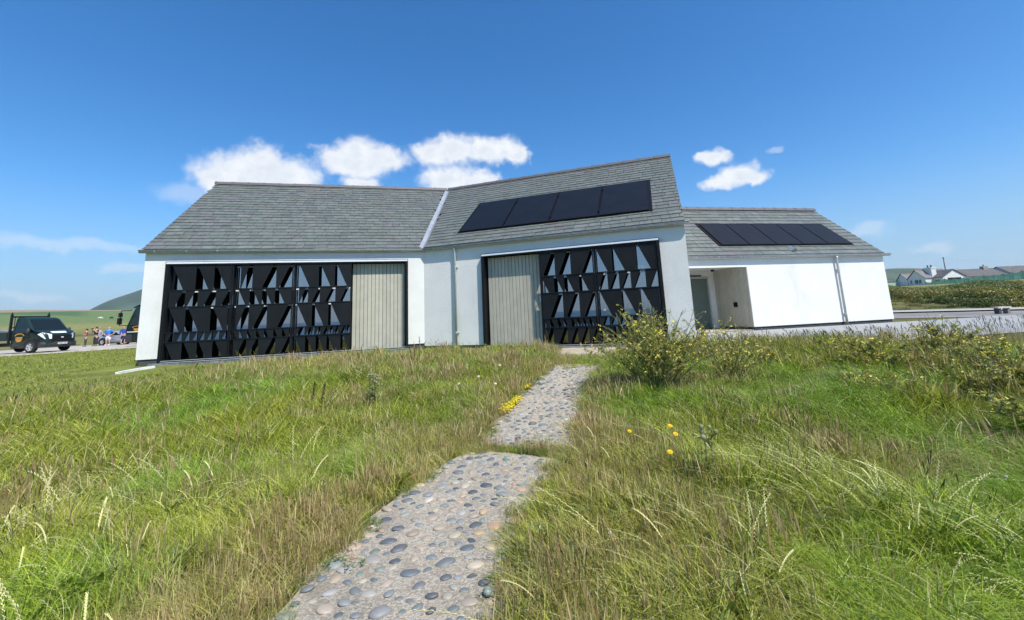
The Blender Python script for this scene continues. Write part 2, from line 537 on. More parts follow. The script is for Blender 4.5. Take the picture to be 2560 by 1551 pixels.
hill('hill', [-0.83, -0.815, -0.799, -0.776, -0.752, -0.726, -0.69, -0.64, -0.58, -0.5, -0.4, -0.3],
     [0.0, 0.012, 0.0266, 0.0445, 0.0592, 0.0704, 0.084, 0.095, 0.10, 0.09, 0.06, 0.02], 3300, 1500,
     [(0.045, 0.10, 0.055), (0.085, 0.085, 0.07)])
hill('hill', [0.3, 0.45, 0.6, 0.693, 0.736, 0.78, 0.834, 0.879, 0.95, 1.1, 1.3],
     [0.0, 0.03, 0.045, 0.0505, 0.049, 0.0425, 0.037, 0.0355, 0.033, 0.025, 0.0], 2600, 1100,
     [(0.06, 0.10, 0.055), (0.075, 0.10, 0.06)])

# sea behind the camera (it shows in the glass)
M['sea'], t_, o_ = new_mat('sea_water')
tc_ = t_.n('ShaderNodeTexCoord')
wn = t_.n('ShaderNodeTexNoise', None, Vector=tc_.outputs['Object'], Scale=0.12, Detail=6.0, Roughness=0.6)
p_ = t_.n('ShaderNodeBsdfPrincipled', None, Base_Color=(0.025, 0.075, 0.10, 1), Roughness=0.28)
t_.set(p_, 'Normal', t_.n('ShaderNodeBump', None, Height=wn.outputs['Fac'], Strength=0.9, Distance=2.0))
t_.set(o_, 0, p_)
sb = MB()
sb.add([(-6200, -55, -5.5), (6200, -55, -5.5), (6200, -6200, -5.5), (-6200, -6200, -5.5)], [(3, 2, 1, 0)])
sb.build('sea', M['sea'], kind='structure')

# summer haze: one box of thin air round everything, the sky outside it
M['haze'], t_, o_ = new_mat('haze')
pv_ = t_.n('ShaderNodeVolumePrincipled', None, Color=(0.80, 0.88, 1.0, 1), Density=0.00008, Anisotropy=0.2)
t_.set(o_, 'Volume', pv_)
hz = MB()
hz.box(-6400, 6400, -6400, 6400, -30, 420)
hz.build('haze', M['haze'], kind='stuff')

# hard surfaces
polar_sheet('car_park', -1.05, -0.60, 60, list(np.linspace(36.2, 63, 24)), M['gravel'], 0.03)
polar_sheet('road', 0.56, 1.15, 60, list(np.linspace(30.2, 39, 10)), M['road'], 0.02)
polar_sheet('pavement', 0.56, 1.15, 60, list(np.linspace(39.05, 42.2, 6)), M['pave'], 0.10)


def polygon_sheet(name, poly, mat, zfn, nx=40):
    """terrain following sheet inside a convex quad given by 4 corners"""
    (a, b, c, d) = [np.array(p, float) for p in poly]
    u = np.linspace(0, 1, nx)
    U, V = np.meshgrid(u, u)
    P = (a[None, None] * ((1 - U) * (1 - V))[..., None] + b * (U * (1 - V))[..., None] + c * (U * V)[..., None] + d * ((1 - U) * V)[..., None])
    X, Y = P[..., 0], P[..., 1]
    Z = zfn(X, Y)
    vs = np.stack([X, Y, Z], -1).reshape(-1, 3).tolist()
    fs = [(i * nx + j, i * nx + j + 1, (i + 1) * nx + j + 1, (i + 1) * nx + j) for i in range(nx - 1) for j in range(nx - 1)]
    me = bpy.data.meshes.new(name)
    me.from_pydata(vs, [], fs)
    me.materials.append(mat)
    me.update()
    return link(name, me, kind='structure')


polygon_sheet('apron', [(5.6, 11.9), (20, 12.6), (27, 20.5), (6.9, 16.45)], M['apron'], lambda x, y: np.maximum(gz(x, y) + 0.02, -0.09 + 0.17 * smooth(13, 17.5, y)))
polygon_sheet('landing', [(1.0, 12.4), (3.6, 11.9), (4.3, 14.2), (1.6, 15.0)],
              pm('sandy_ground', (0.40, 0.34, 0.25), 0.95, var=0.2, scale=3, bump=0.5, bscale=60), lambda x, y: gz(x, y) + 0.012, 16)

# ---------------------------------------------------------------- the main building
J = np.array([-3.6284, 16.8233])
AL, AR = 0.2435, -0.3388
HE, SLOPE, DEPTH = 3.9, 4.0764 / 5.3105, 5.3105
TH = math.atan(SLOPE)
MIT = math.tan((AL - AR) / 2)


def frame(a):
    c, s = math.cos(a), math.sin(a)
    return lambda u, v, z: (u * c - v * s, u * s + v * c, z)


FL, FR = frame(AL), frame(AR)
main = thing('visitor_building', 'white rendered building with bent slate roof and two wide black screened doorways', 'building', (J[0], J[1], 0))


def wall_hole(mb, u0, u1, z0, z1, v0, v1, h, m0=0.0, m1=0.0):
    """front wall with one rectangular hole h=(a,b,c,d); ends may be mitred by m per metre of v"""
    a, b, c, d = h
    us = [u0, a, b, u1]
    zs = [z0, c, d, z1] if c > z0 else [z0, d, z1]
    hz = 1 if c > z0 else 0
    def P(i, k, v):
        u = us[i]
        if i == 0: u += m0 * v
        if i == 3: u += m1 * v
        return (u, v, zs[k])
    nz = len(zs)
    for i in range(3):
        for k in range(nz - 1):
            if i == 1 and k == hz:
                continue
            mb.add([P(i, k, v0), P(i + 1, k, v0), P(i + 1, k + 1, v0), P(i, k + 1, v0)], [(0, 1, 2, 3)])
            mb.add([P(i, k, v1), P(i + 1, k, v1), P(i + 1, k + 1, v1), P(i, k + 1, v1)], [(3, 2, 1, 0)])
    for (i, k0, k1) in ((0, 0, nz - 1), (3, 0, nz - 1)):
        q = [P(i, k0, v0), P(i, k0, v1), P(i, k1, v1), P(i, k1, v0)]
        mb.add(q, [(3, 2, 1, 0) if i == 0 else (0, 1, 2, 3)])
    c0 = zs[hz]
    d0 = zs[hz + 1]
    mb.add([(a, v0, c0), (a, v1, c0), (a, v1, d0), (a, v0, d0)], [(0, 1, 2, 3)])
    mb.add([(b, v0, c0), (b, v1, c0), (b, v1, d0), (b, v0, d0)], [(3, 2, 1, 0)])
    mb.add([(a, v0, d0), (b, v0, d0), (b, v1, d0), (a, v1, d0)], [(3, 2, 1, 0)])
    mb.add([P(0, nz - 1, v0), P(3, nz - 1, v0), P(3, nz - 1, v1), P(0, nz - 1, v1)], [(0, 1, 2, 3)])
    mb.add([P(0, 0, v0), P(1, 0, v0), P(1, 0, v1), P(0, 0, v1)], [(3, 2, 1, 0)])
    mb.add([P(2, 0, v0), P(3, 0, v0), P(3, 0, v1), P(2, 0, v1)], [(3, 2, 1, 0)])


def gable(mb, u0, u1, v0, v1, z0, He, sl, ridge_v, drop=0.06):
    pts = [(v0, z0), (v1, z0), (v1, He + sl * (2 * ridge_v - v1) - drop), (ridge_v, He + sl * ridge_v - drop), (v0, He + sl * v0 - drop)]
    mb.prism(pts, u0, u1, 'yz')


OL = (-8.90, -0.57, -0.2, 3.48)      # doorway in the left wing
ORR = (2.54, 9.03, -0.2, 3.44)       # doorway in the right wing
UL, UR = -9.60, 9.86
w = MB(FL)
wall_hole(w, UL, 0.0, 0.13, 3.98, 0.2, 0.5, (OL[0], OL[1], 0.13, OL[3]), 0, MIT)
gable(w, UL + 0.003, UL + 0.3, 0.503, 2 * DEPTH - 0.2, 0.0, HE, SLOPE, DEPTH)
w.box(UL + 0.3, 2.6, 2 * DEPTH - 0.5, 2 * DEPTH - 0.2, 0.0, 4.02)
w.build('wall', M['render'], main)
w = MB(FR)
wall_hole(w, 0.0, UR, 0.03, 3.98, 0.2, 0.5, (ORR[0], ORR[1], 0.03, ORR[3]), -MIT, 0)
gable(w, UR - 0.3, UR - 0.003, 0.503, 2 * DEPTH - 0.2, 0.0, HE, SLOPE, DEPTH)
w.box(-2.6, UR - 0.3, 2 * DEPTH - 0.5, 2 * DEPTH - 0.2, 0.0, 4.02)
w.build('wall', M['render'], main)
pl = MB(FL)
pl.box(UL + 0.06, OL[0] + 0.02, 0.24, 0.46, -0.5, 0.128)
pl.box(OL[1] - 0.02, 0.05, 0.24, 0.46, -0.5, 0.128)
pl.box(OL[0] + 0.02, OL[1] - 0.02, 0.26, 0.44, -0.5, -0.03)
pl.T = FR
pl.box(0.0, ORR[0] + 0.02, 0.24, 0.46, -0.5, 0.028)
pl.box(ORR[0] + 0.02, ORR[1] - 0.02, 0.26, 0.44, -0.5, -0.08)
pl.box(ORR[1] - 0.02, UR - 0.06, 0.24, 0.46, -0.5, 0.028)
pl.build('plinth', M['plinth'], main)
fl = MB()
for F, a, b in ((FL, UL + 0.31, 1.5), (FR, -1.5, UR - 0.31)):
    fl.box(a, b, 0.45, 2 * DEPTH - 0.52, -0.5, (-0.02 if F is FL else -0.07), F)
fl.build('floor', M['innerfloor'], main)
# interior cross wall a few metres behind the glass
iw = MB()
iw.box(UL + 0.35, -0.9, 5.2, 5.3, 0, 3.7, FL)
iw.box(0.4, 7.4, 4.6, 4.7, 0, 3.7, FR)
iw.build('partition', M['inner'], main)


# roof: underlay, slates, ridge, valley
def roof_base(F, ua, ub, He, sl, D, m0, m1, parent, rear):
    mb = MB(F)
    o = -0.03
    def P(u, m, v, z):
        return (u + m * v, v, z)
    for (v0, z0, v1, z1, k) in ((0.02, He + 0.02 * sl + o, D, He + sl * D + o, 0), (D, He + sl * D + o, 2 * D - .02, He + 0.02 * sl + o, 1)):
        t = 0.06
        vs = [P(ua, m0, v0, z0), P(ub, m1, v0, z0), P(ub, m1, v1, z1), P(ua, m0, v1, z1)]
        vs += [(x, y, z - t) for x, y, z in vs]
        mb.m = k
        mb.add(vs, [(0, 1, 2, 3), (7, 6, 5, 4), (0, 4, 5, 1), (2, 6, 7, 3), (1, 5, 6, 2), (3, 7, 4, 0)])
    return mb.build('roof', [M['roofbase'], rear], parent)


SLATE_COLS = [(0.128, 0.143, 0.124), (0.135, 0.149, 0.131), (0.121, 0.136, 0.119), (0.143, 0.155, 0.138), (0.130, 0.130, 0.122), (0.143, 0.135, 0.131), (0.150, 0.160, 0.144), (0.115, 0.128, 0.113)]
SLATE_W = [12, 12, 10, 7, 3, 2, 2, 3]


def slate_col():
    return jit(R.choices(SLATE_COLS, SLATE_W)[0], 0.07)


def slate_geom(wb0, wb1, wt0, wt1, L):
    """slate with its lower edge at y=0; lower edge lifted, head tucked"""
    lo, hi, t = 0.036, 0.008, 0.016
    vs = [(wb0, 0, lo), (wb1, 0, lo), (wt1, L, hi), (wt0, L, hi), (wb0, 0, lo - t), (wb1, 0, lo - t), (wt1, L, hi - .006), (wt0, L, hi - .006)]
    return vs, [(0, 1, 2, 3), (4, 5, 1, 0), (5, 6, 2, 1), (7, 4, 0, 3)]


SLATE_MESH = {}


def slate_mesh(w):
    k = round(w, 3)
    if k not in SLATE_MESH:
        b = MB()
        b.add(*slate_geom(-w / 2 + 0.006, w / 2 - 0.006, -w / 2 + 0.006, w / 2 - 0.006, 0.36))
        SLATE_MESH[k] = b.mesh('slate', M['slate'])
    return SLATE_MESH[k]


def lay_slates(roof, F, ang, ua, ub, He, sl, D, m0, m1, gauge, budget, holes=()):
    """courses from the eaves up; the first ones are single objects, the rest one joined mesh"""
    th = math.atan(sl)
    n = int(D / math.cos(th) / gauge)
    gauge = D / math.cos(th) / n
    st = MB()
    st.colname = 'tint'
    single = []
    for k in range(n):
        s = k * gauge
        v = s * math.cos(th)
        z = He + s * math.sin(th)
        v2 = (s + gauge) * math.cos(th)
        a0, a1 = ua + m0 * v, ua + m0 * v2
        b0, b1 = ub + m1 * v, ub + m1 * v2
        u = a0 - R.uniform(0, 0.45)
        cells = []
        while u < b0:
            wd = R.choice([0.30, 0.36, 0.42, 0.42, 0.48, 0.54])
            cells.append((u, u + wd))
            u += wd
        for (x0, x1) in cells:
            e0, e1, t0, t1 = x0, x1, x0, x1
            if x0 <= a0 + 0.02: e0, t0 = a0, a1
            if x1 >= b0 - 0.02: e1, t1 = b0, b1
            if e1 - e0 < 0.08:
                continue
            if any(h[0] < e0 and e1 < h[1] and h[2] < v and v2 < h[3] for h in holes):
                continue
            single.append((k, e0, e1, t0, t1, v, z))
    for i, (k, e0, e1, t0, t1, v, z) in enumerate(single):
        col = slate_col()
        dz = R.uniform(-0.004, 0.006)
        whole = abs(e0 - t0) < 1e-6 and abs(e1 - t1) < 1e-6
        if i < budget:
            cu = (e0 + e1) / 2
            me = slate_mesh(e1 - e0) if whole and round(e1 - e0, 3) in (0.3, 0.36, 0.42, 0.48, 0.54) else None
            if me is None:
                b = MB()
                b.add(*slate_geom(e0 - cu + 0.006, e1 - cu - 0.006, t0 - cu + 0.006, t1 - cu - 0.006, 0.36))
                me = b.mesh('slate', M['slate'])
            o = link('slate', me, roof, F(cu, v, z + dz), None, color=col)
            o.rotation_euler = (Matrix.Rotation(ang, 3, 'Z') @ Matrix.Rotation(th, 3, 'X')).to_euler()
        else:
            st.col = (*col, 1)
            c, s_ = math.cos(th), math.sin(th)
            vs, fs = slate_geom(e0 + .006, e1 - .006, t0 + .006, t1 - .006, 0.36)
            st.add([(x, v + y * c - zz * s_, z + dz + y * s_ + zz * c) for x, y, zz in vs], fs, F)
    if st.v:
        st.build('slates', M['slate_j'], roof, kind='stuff')


def ridge_tiles(roof, F, ua, ub, v, z, ln):
    n = max(1, round((ub - ua) / ln))
    d = (ub - ua) / n
    b = MB()
    pts = [(-0.17, -0.10), (-0.13, 0.015), (-0.05, 0.06), (0.05, 0.06), (0.13, 0.015), (0.17, -0.10), (0.14, -0.10), (0, 0.02), (-0.14, -0.10)]
    b.prism(pts, -d / 2 + 0.004, d / 2 - 0.004, 'yz')
    b.prism([(p[0] * 1.07, p[1] * 1.07 + 0.006) for p in pts], -d / 2 - 0.01, -d / 2 + 0.05, 'yz')
    me = b.mesh('ridge_tile', M['ridge'])
    ang = AL if F is FL else AR if F is FR else AA
    for i in range(n):
        link('ridge_tile', me, roof, F(ua + (i + .5) * d, v, z + 0.05 + R.uniform(-.004, .004)), (0, 0, ang))


HOLE_R = (1.15, 8.95, 0.70, 3.15)
rfL = roof_base(FL, UL, 0.0, HE, SLOPE, DEPTH, 0, MIT, main, M['backslate'])
lay_slates(rfL, FL, AL, UL - 0.03, -0.10, HE, SLOPE, DEPTH, 0, MIT, 0.27, 150)
rfR = roof_base(FR, 0.0, UR, HE, SLOPE, DEPTH, -MIT, 0, main, M['backslate'])
lay_slates(rfR, FR, AR, 0.10, UR + 0.03, HE, SLOPE, DEPTH, -MIT, 0, 0.27, 150, (HOLE_R,))
zr = HE + SLOPE * DEPTH
ridge_tiles(rfL, FL, UL - 0.03, MIT * DEPTH - 0.06, DEPTH, zr, 0.72)
ridge_tiles(rfR, FR, -MIT * DEPTH + 0.06, UR + 0.03, DEPTH, zr, 0.70)
# lead valley
vb = MB()
nn = 14
for i in range(nn):
    v0, v1 = DEPTH * i / nn, DEPTH * (i + 1) / nn
    pts = []
    for F, sg in ((FL, 1), (FR, -1)):
        for v in (v0, v1):
            pts.append(F(sg * MIT * v, v, HE + SLOPE * v + 0.0))
            pts.append(F(sg * MIT * v - sg * 0.13, v, HE + SLOPE * v + 0.062))
    a0, b0, a1, b1, c0, d0, c1, d1 = pts
    vb.add([b0, a0, a1, b1], [(0, 1, 2, 3)])
    vb.add([c0, d0, d1, c1], [(0, 1, 2, 3)])
vb.build('valley_flashing', M['lead'], main)


# gutters and pipes
def gutter(F, ua, ub, He, parent, miter0=0.0, miter1=0.0, name='gutter'):
    n = 9
    mb = MB(F)
    outer = [(0.09 + 0.085 * math.cos(t), He - 0.005 + 0.105 * math.sin(t)) for t in np.linspace(PI, 2 * PI, n)]
    inner = [(0.09 + 0.075 * math.cos(t), He - 0.005 + 0.095 * math.sin(t)) for t in np.linspace(2 * PI, PI, n)]
    ring = outer + inner
    vs = [(ua + miter0 * p[0], p[0], p[1]) for p in ring] + [(ub + miter1 * p[0], p[0], p[1]) for p in ring]
    m = len(ring)
    mb.add(vs, [(i, (i + 1) % m, m + (i + 1) % m, m + i) for i in range(m)] + [tuple(range(m - 1, -1, -1)), tuple(range(m, 2 * m))])
    mb.tube([(ua, 0.005, He - 0.004), (ub, 0.005, He - 0.004)], 0.013, 6)
    g = mb.build(name, M['galv'], parent, True)
    me = None
    nb = max(2, int((ub - ua) / 0.95))
    for i in range(nb):
        u = ua + (i + 0.5) * (ub - ua) / nb
        if me is None:
            k = MB()
            sect = [(0.09 + 0.092 * math.cos(t), -0.005 + 0.112 * math.sin(t)) for t in np.linspace(PI, 2 * PI, 7)]
            sect += [(0.09 + 0.084 * math.cos(t), -0.005 + 0.104 * math.sin(t)) for t in np.linspace(2 * PI, PI, 7)]
            k.prism(sect, -0.02, 0.02, 'yz')
            me = k.mesh('gutter_bracket', M['galv'])
        ang = AL if F is FL else AR if F is FR else AA
        link('gutter_bracket', me, g, F(u, 0, He), (0, 0, ang))
    return g


gutter(FL, UL - 0.14, 0.0, HE, main, 0, MIT)
gutter(FR, 0.0, UR + 0.16, HE, main, -MIT, 0)
fb_ = MB()
fb_.box(UL, 0.0, 0.025, 0.2, HE - 0.03, HE - 0.012, FL)
fb_.box(0.03, UR, 0.025, 0.2, HE - 0.03, HE - 0.012, FR)
fb_.build('soffit', M['white'], main)


def downpipe(F, u, ztop, zbot, parent, ang, r=0.043, vv=0.11):
    mb = MB(F)
    mb.tube([(u, 0.085, ztop), (u, 0.087, ztop - 0.10), (u, vv, ztop - 0.26), (u, vv, zbot)], [0.06, r, r, r], 12)
    d = mb.build('downpipe', M['galv'], parent, True)
    for zz in (0.8, 0.16):
        k = MB(F)
        zc = zbot + (ztop - zbot) * zz
        k.tube([(u, vv, zc - 0.02), (u, vv, zc + 0.02)], r + 0.008, 12)
        k.box(u - 0.012, u + 0.09, vv + 0.02, 0.2, zc - 0.012, zc + 0.012)
        k.build('pipe_bracket', M['galv'], d)
    return d


downpipe(FR, 1.39, HE - 0.08, -0.12, main, AR)


# doorways -------------------------------------------------------------
def door_frame(F, o, z0):
    a, b, _, top = o
    fr = MB(F)
    fr.box(a, a + 0.10, 0.05, 0.52, z0, top)
    fr.box(b - 0.10, b, 0.05, 0.52, z0, top)
    fr.box(a + 0.10, b - 0.10, 0.05, 0.52, top - 0.12, top)
    fr.box(a + 0.10, b - 0.10, 0.07, 0.52, z0 - 0.02, z0 + 0.035)
    g = fr.build('door_frame', M['black'], main)
    fl = MB(F)
    fl.box(a + 0.02, b - 0.02, 0.036, 0.05, top - 0.082, top - 0.022)
    fl.build('head_flashing', M['alu'], g)
    tr = MB(F)
    tr.box(a + 0.1, b - 0.1, 0.02, 0.045, z0 - 0.02, z0 - 0.001)
    tr.box(a + 0.1, b - 0.1, 0.045, 0.07, z0 + 0.036, z0 + 0.052)
    tr.build('track', M['galv'], g)
    return g


KK = 0.43


def screen_leaf(F, a, b, zs, slants, rows):
    """one leaf: stiles, rails, and the trapezoid plates standing 0.28 m in front of the glass"""
    lf = MB(F)
    lf.box(a, a + 0.035, 0.075, 0.12, zs[-1], zs[0])
    lf.box(b - 0.035, b, 0.075, 0.12, zs[-1], zs[0])
    for i, z in enumerate(zs):
        lf.box(a + 0.035, b - 0.035, 0.07, 0.115, z - 0.016, z + 0.016)
        lf.box(a + 0.005, a + 0.03, 0.12, 0.37, z - 0.01, z + 0.01)
        lf.box(b - 0.03, b - 0.005, 0.12, 0.37, z - 0.01, z + 0.01)
    leaf = lf.build('screen_leaf', M['black'], main)
    for r, (sl, tops) in enumerate(zip(slants, rows)):
        zt, zb = zs[r] - 0.018, zs[r + 1] + 0.018
        off = KK * (zt - zb)
        for (t0, t1) in tops:
            u0, u1 = a + 0.03 + t0 * (b - a - 0.06), a + 0.03 + t1 * (b - a - 0.06)
            o2 = min(off, (u1 - u0) * 0.88)
            q = [(u0, zt), (u1, zt), (u1 - (o2 if sl < 0 else 0), zb), (u0 + (o2 if sl > 0 else 0), zb)]
            pb = MB(F)
            pb.prism(q, 0.088, 0.096, 'xz')
            pb.build('panel', M['plate'], leaf)
    ch = MB(F)
    for z in zs[:3]:
        ch.box(a + 0.04, b - 0.04, 0.335, 0.36, z - 0.075, z - 0.03)
    ch.build('glazing_bead', M['alu'], leaf)
    gl = MB(F)
    gl.box(a + 0.03, b - 0.03, 0.372, 0.384, zs[-1], zs[0])
    gl.build('glass_pane', M['glass'], leaf)
    mu = MB(F)
    mu.box(a - 0.028, a + 0.028, 0.345, 0.371, zs[-1], zs[0])
    mu.build('mullion', M['black'], leaf)
    return leaf


def norm(lst, lo, hi):
    return [((a - lo) / (hi - lo), (b - lo) / (hi - lo)) for a, b in lst]


door_frame(FL, OL, 0.0)
ZL = [3.345, 2.46, 1.87, 0.985, 0.66, 0.06]
LEAVES_L = [
    (-8.80, -6.80, (1, -1, 1, -1, 1), [
        norm([(262, 588), (605, 840), (858, 1070)], 225, 1075),
        norm([(222, 405), (433, 565), (600, 785), (838, 1020)], 205, 1030),
        norm([(195, 430), (455, 778), (800, 1020)], 165, 1035),
        norm([(140, 220), (245, 345), (365, 442), (460, 560), (578, 648), (663, 760), (778, 852), (868, 965)], 120, 985),
        norm([(125, 355), (375, 560), (580, 778), (808, 975)], 105, 980)]),
    (-6.78, -4.76, (-1, 1, -1, 1, -1), [
        norm([(10, 120), (168, 450), (490, 685)], -85, 715),
        norm([(-20, 132), (168, 300), (330, 475), (510, 700)], -95, 705),
        norm([(-52, 78), (122, 325), (362, 650)], -105, 685),
        norm([(-75, 5), (10, 105), (112, 222), (228, 325), (335, 445), (452, 560), (566, 655)], -110, 668),
        norm([(-65, 70), (100, 225), (250, 435), (470, 640)], -112, 660)]),
    (-4.74, -2.70, (1, -1, 1, -1, 1), [
        norm([(775, 1045), (1065, 1270), (1295, 1490)], 715, 1492),
        norm([(765, 860), (890, 1040), (1050, 1225), (1268, 1430)], 700, 1480),
        norm([(730, 940), (960, 1168), (1195, 1475)], 685, 1475),
        norm([(690, 770), (830, 900), (920, 960), (975, 1030), (1045, 1130), (1140, 1190), (1215, 1280), (1290, 1375), (1385, 1430)], 670, 1455),
        norm([(690, 835), (850, 980), (1000, 1130), (1140, 1325), (1350, 1450)], 660, 1452)])]
for lf in LEAVES_L:
    screen_leaf(FL, lf[0], lf[1], ZL, lf[2], lf[3])
door_frame(FR, ORR, -0.06)
ZR = [3.315, 2.42, 1.81, 0.91, 0.58, 0.0]
LEAVES_R = [
    (4.83, 6.80, (-1, 1, -1, 1, -1), [
        norm([(122, 288), (315, 490), (520, 790)], 120, 798),
        norm([(138, 308), (330, 445), (470, 640), (660, 825)], 128, 828),
        norm([(147, 382), (425, 600), (640, 832)], 140, 845),
        norm([(160, 248), (262, 350), (368, 432), (445, 535), (550, 612), (625, 690), (702, 770), (782, 850)], 150, 862),
        norm([(152, 262), (292, 445), (480, 600), (620, 735), (765, 870)], 150, 875)]),
    (6.82, 8.91, (1, -1, 1, -1, 1), [
        norm([(25, 238), (245, 545), (572, 782)], 10, 785),
        norm([(48, 145), (185, 305), (332, 455), (482, 610), (668, 812)], 35, 818),
        norm([(75, 365), (390, 600), (625, 835)], 45, 840),
        norm([(90, 160), (205, 265), (310, 380), (400, 480), (500, 570), (600, 690), (720, 850)], 70, 855),
        norm([(90, 260), (300, 420), (440, 600), (630, 860)], 75, 862)])]
for lf in LEAVES_R:
    screen_leaf(FR, lf[0], lf[1], ZR, lf[2], lf[3])


def sliding_door(F, a, b, z0, z1, n, ang):
    bk = MB(F)
    bk.box(a, b, 0.345, 0.38, z0, z1)
    d = bk.build('sliding_door', M['boardshade'], main)
    wd = (b - a) / n
    k = MB()
    k.add([(-wd / 2 + 0.004, 0.02, z0), (-wd / 2 + 0.014, 0, z0), (wd / 2 - 0.014, 0, z0), (wd / 2 - 0.004, 0.02, z0),
           (-wd / 2 + 0.004, 0.02, z1), (-wd / 2 + 0.014, 0, z1), (wd / 2 - 0.014, 0, z1), (wd / 2 - 0.004, 0.02, z1)],
          [(0, 1, 5, 4), (1, 2, 6, 5), (2, 3, 7, 6), (4, 5, 6, 7), (3, 2, 1, 0)])
    me = k.mesh('board', M['board'])
    for i in range(n):
        link('board', me, d, F(a + (i + .5) * wd, 0.323, 0), (0, 0, ang), color=jit((0.455, 0.435, 0.345), 0.05))
    return d


sliding_door(FL, -2.685, -0.70, 0.035, 3.33, 14, AL)
sdr = sliding_door(FR, 2.70, 4.80, -0.02, 3.29, 15, AR)
hb = MB(FR)
hb.box(4.74, 4.775, 0.285, 0.32, 1.50, 1.74)
hb.build('handle', M['alu'], sdr)
# course of grey blocks under the left sill
bk = MB()
bk.box(-0.225, 0.225, 0, 0.12, -0.066, 0.066)
bme = bk.mesh('block', M['block'])
for row in range(3):
    u = -9.15 + 0.22 * (row % 2)
    while u < -0.7:
        link('block', bme, main, FL(u + .225, 0.035 - 0.004 * row, -0.088 - row * 0.14), (0, 0, AL), color=jit((0.17, 0.175, 0.18), 0.22))
        u += 0.462


# solar panels
def solar(F, ang, panels, v0, v1, He, sl, parent, margin=0.05):
    th = math.atan(sl)
    rot = (Matrix.Rotation(ang, 3, 'Z') @ Matrix.Rotation(th, 3, 'X')).to_euler()
    L = (v1 - v0) / math.cos(th)
    tr = MB()
    ua, ub = panels[0][0] - 0.12, panels[-1][1] + 0.12
    o0 = F((ua + ub) / 2, v0, He + sl * v0)
    tr.box(-(ub - ua) / 2, (ub - ua) / 2, -0.02, L + 0.12, 0.0, 0.058)
    tray = link('solar_tray', tr.mesh('solar_tray', M['pvframe']), parent, o0, rot)
    for (a, b) in panels:
        w2 = (b - a) / 2
        k = MB()
        k.box(-w2, w2, 0, L, 0.062, 0.098)
        k.m = 1
        k.box(-w2 + 0.03, w2 - 0.03, 0.03, L - 0.03, 0.098, 0.101)
        pnl = link('solar_panel', k.mesh('solar_panel', [M['pvframe'], M['pv']]), parent, F((a + b) / 2, v0, He + sl * v0), rot)
    k = MB()
    k.box(-0.03, 0.03, -0.05, 0.05, 0.06, 0.108)
    cme = k.mesh('panel_clamp', M['pvframe'])
    for i in range(len(panels) - 1):
        u = (panels[i][1] + panels[i + 1][0]) / 2
        for y in (v0 + (v1 - v0) * 0.14, v0 + (v1 - v0) * 0.86):
            link('panel_clamp', cme, parent, F(u, y, He + sl * y), rot)


solar(FR, AR, [(1.34, 3.19), (3.25, 5.09), (5.15, 6.97), (7.03, 8.80)], 0.78, 3.06, HE, SLOPE, main)

# exit sign inside the right doorway
M['exit'], t_, o_ = new_mat('exit_sign_green')
t_.set(o_, 0, t_.n('ShaderNodeEmission', None, Color=(0.03, 0.55, 0.33, 1), Strength=0.9))
M['exitw'], t_, o_ = new_mat('exit_sign_white')
t_.set(o_, 0, t_.n('ShaderNodeEmission', None, Color=(0.85, 1, 0.95, 1), Strength=1.6))
ex = thing('exit_sign', 'small green emergency exit sign hanging behind the glass of the right doorway', 'sign', (J[0], J[1], 0))
eb = MB(FR)
eb.box(8.12, 8.50, 0.98, 1.02, 2.48, 2.66)
eb.tube([(8.2, 1.0, 2.66), (8.2, 1.0, 3.6)], 0.008, 5)
eb.tube([(8.42, 1.0, 2.66), (8.42, 1.0, 3.6)], 0.008, 5)
eb.build('sign_board', M['exit'], ex)
em = MB(FR)
em.prism([(8.37, 2.50), (8.41, 2.50), (8.41, 2.57), (8.45, 2.57), (8.39, 2.64), (8.33, 2.57), (8.37, 2.57)], 0.974, 0.978, 'xz')
em.build('arrow', M['exitw'], ex)
em = MB(FR)
em.prism([(8.15, 2.50), (8.18, 2.50), (8.18, 2.62), (8.25, 2.62), (8.25, 2.50), (8.28, 2.50), (8.28, 2.645), (8.15, 2.645)], 0.974, 0.978, 'xz')
em.prism([(8.19, 2.51), (8.205, 2.51), (8.215, 2.545), (8.235, 2.52), (8.245, 2.53), (8.22, 2.57), (8.235, 2.59), (8.21, 2.61), (8.195, 2.57)], 0.972, 0.976, 'xz')
em.build('running_figure', M['exitw'], ex)

# ---------------------------------------------------------------- the annex
A0 = np.array([16.1166, 18.3247])
AA = 0.2112
FA = frame(AA)
HA, SA, DA = 3.0456, (5.7072 - 3.0456) / 3.0, 3.0
UA0, UA1 = -9.75, 0.28
anx = thing('annex_building', 'low white rendered annex with slate roof, recessed porch and five solar panels', 'building', (A0[0], A0[1], 0))
PV = 2.25
w = MB(FA)
wall_hole(w, UA0, UA1, 0.20, 3.10, 0.2, 0.5, (-9.5, -6.74, 0.20, 2.66))
gable(w, UA1 - 0.3, UA1 - 0.003, 0.503, 5.8, 0.0, HA, SA, DA)
gable(w, UA0 + 0.003, UA0 + 0.25, 0.503, 5.8, 0.0, HA, SA, DA)
w.box(UA0 + 0.25, UA1 - 0.3, 5.5, 5.8, 0, 3.1)
w.box(-9.5, -8.42, PV, PV + 0.15, 0.1, 2.66)
w.box(-7.05, -6.60, PV, PV + 0.15, 0.1, 2.66)
w.box(-8.42, -7.05, PV, PV + 0.15, 2.40, 2.66)
w.build('wall', M['render'], anx)
c = MB(FA)
c.box(-9.5, -6.745, 0.5, PV + 0.15, 2.66, 2.72)
c.build('porch_ceiling', M['white'], anx)
pl = MB(FA)
pl.box(UA0, -9.45, 0.25, 0.45, -0.3, 0.198)
pl.box(-6.72, UA1 - 0.06, 0.24, 0.45, -0.3, 0.198)
pl.build('plinth', M['plinth'], anx)
c = MB(FA)
c.box(-9.5, -6.75, 0.25, PV, -0.3, 0.10)
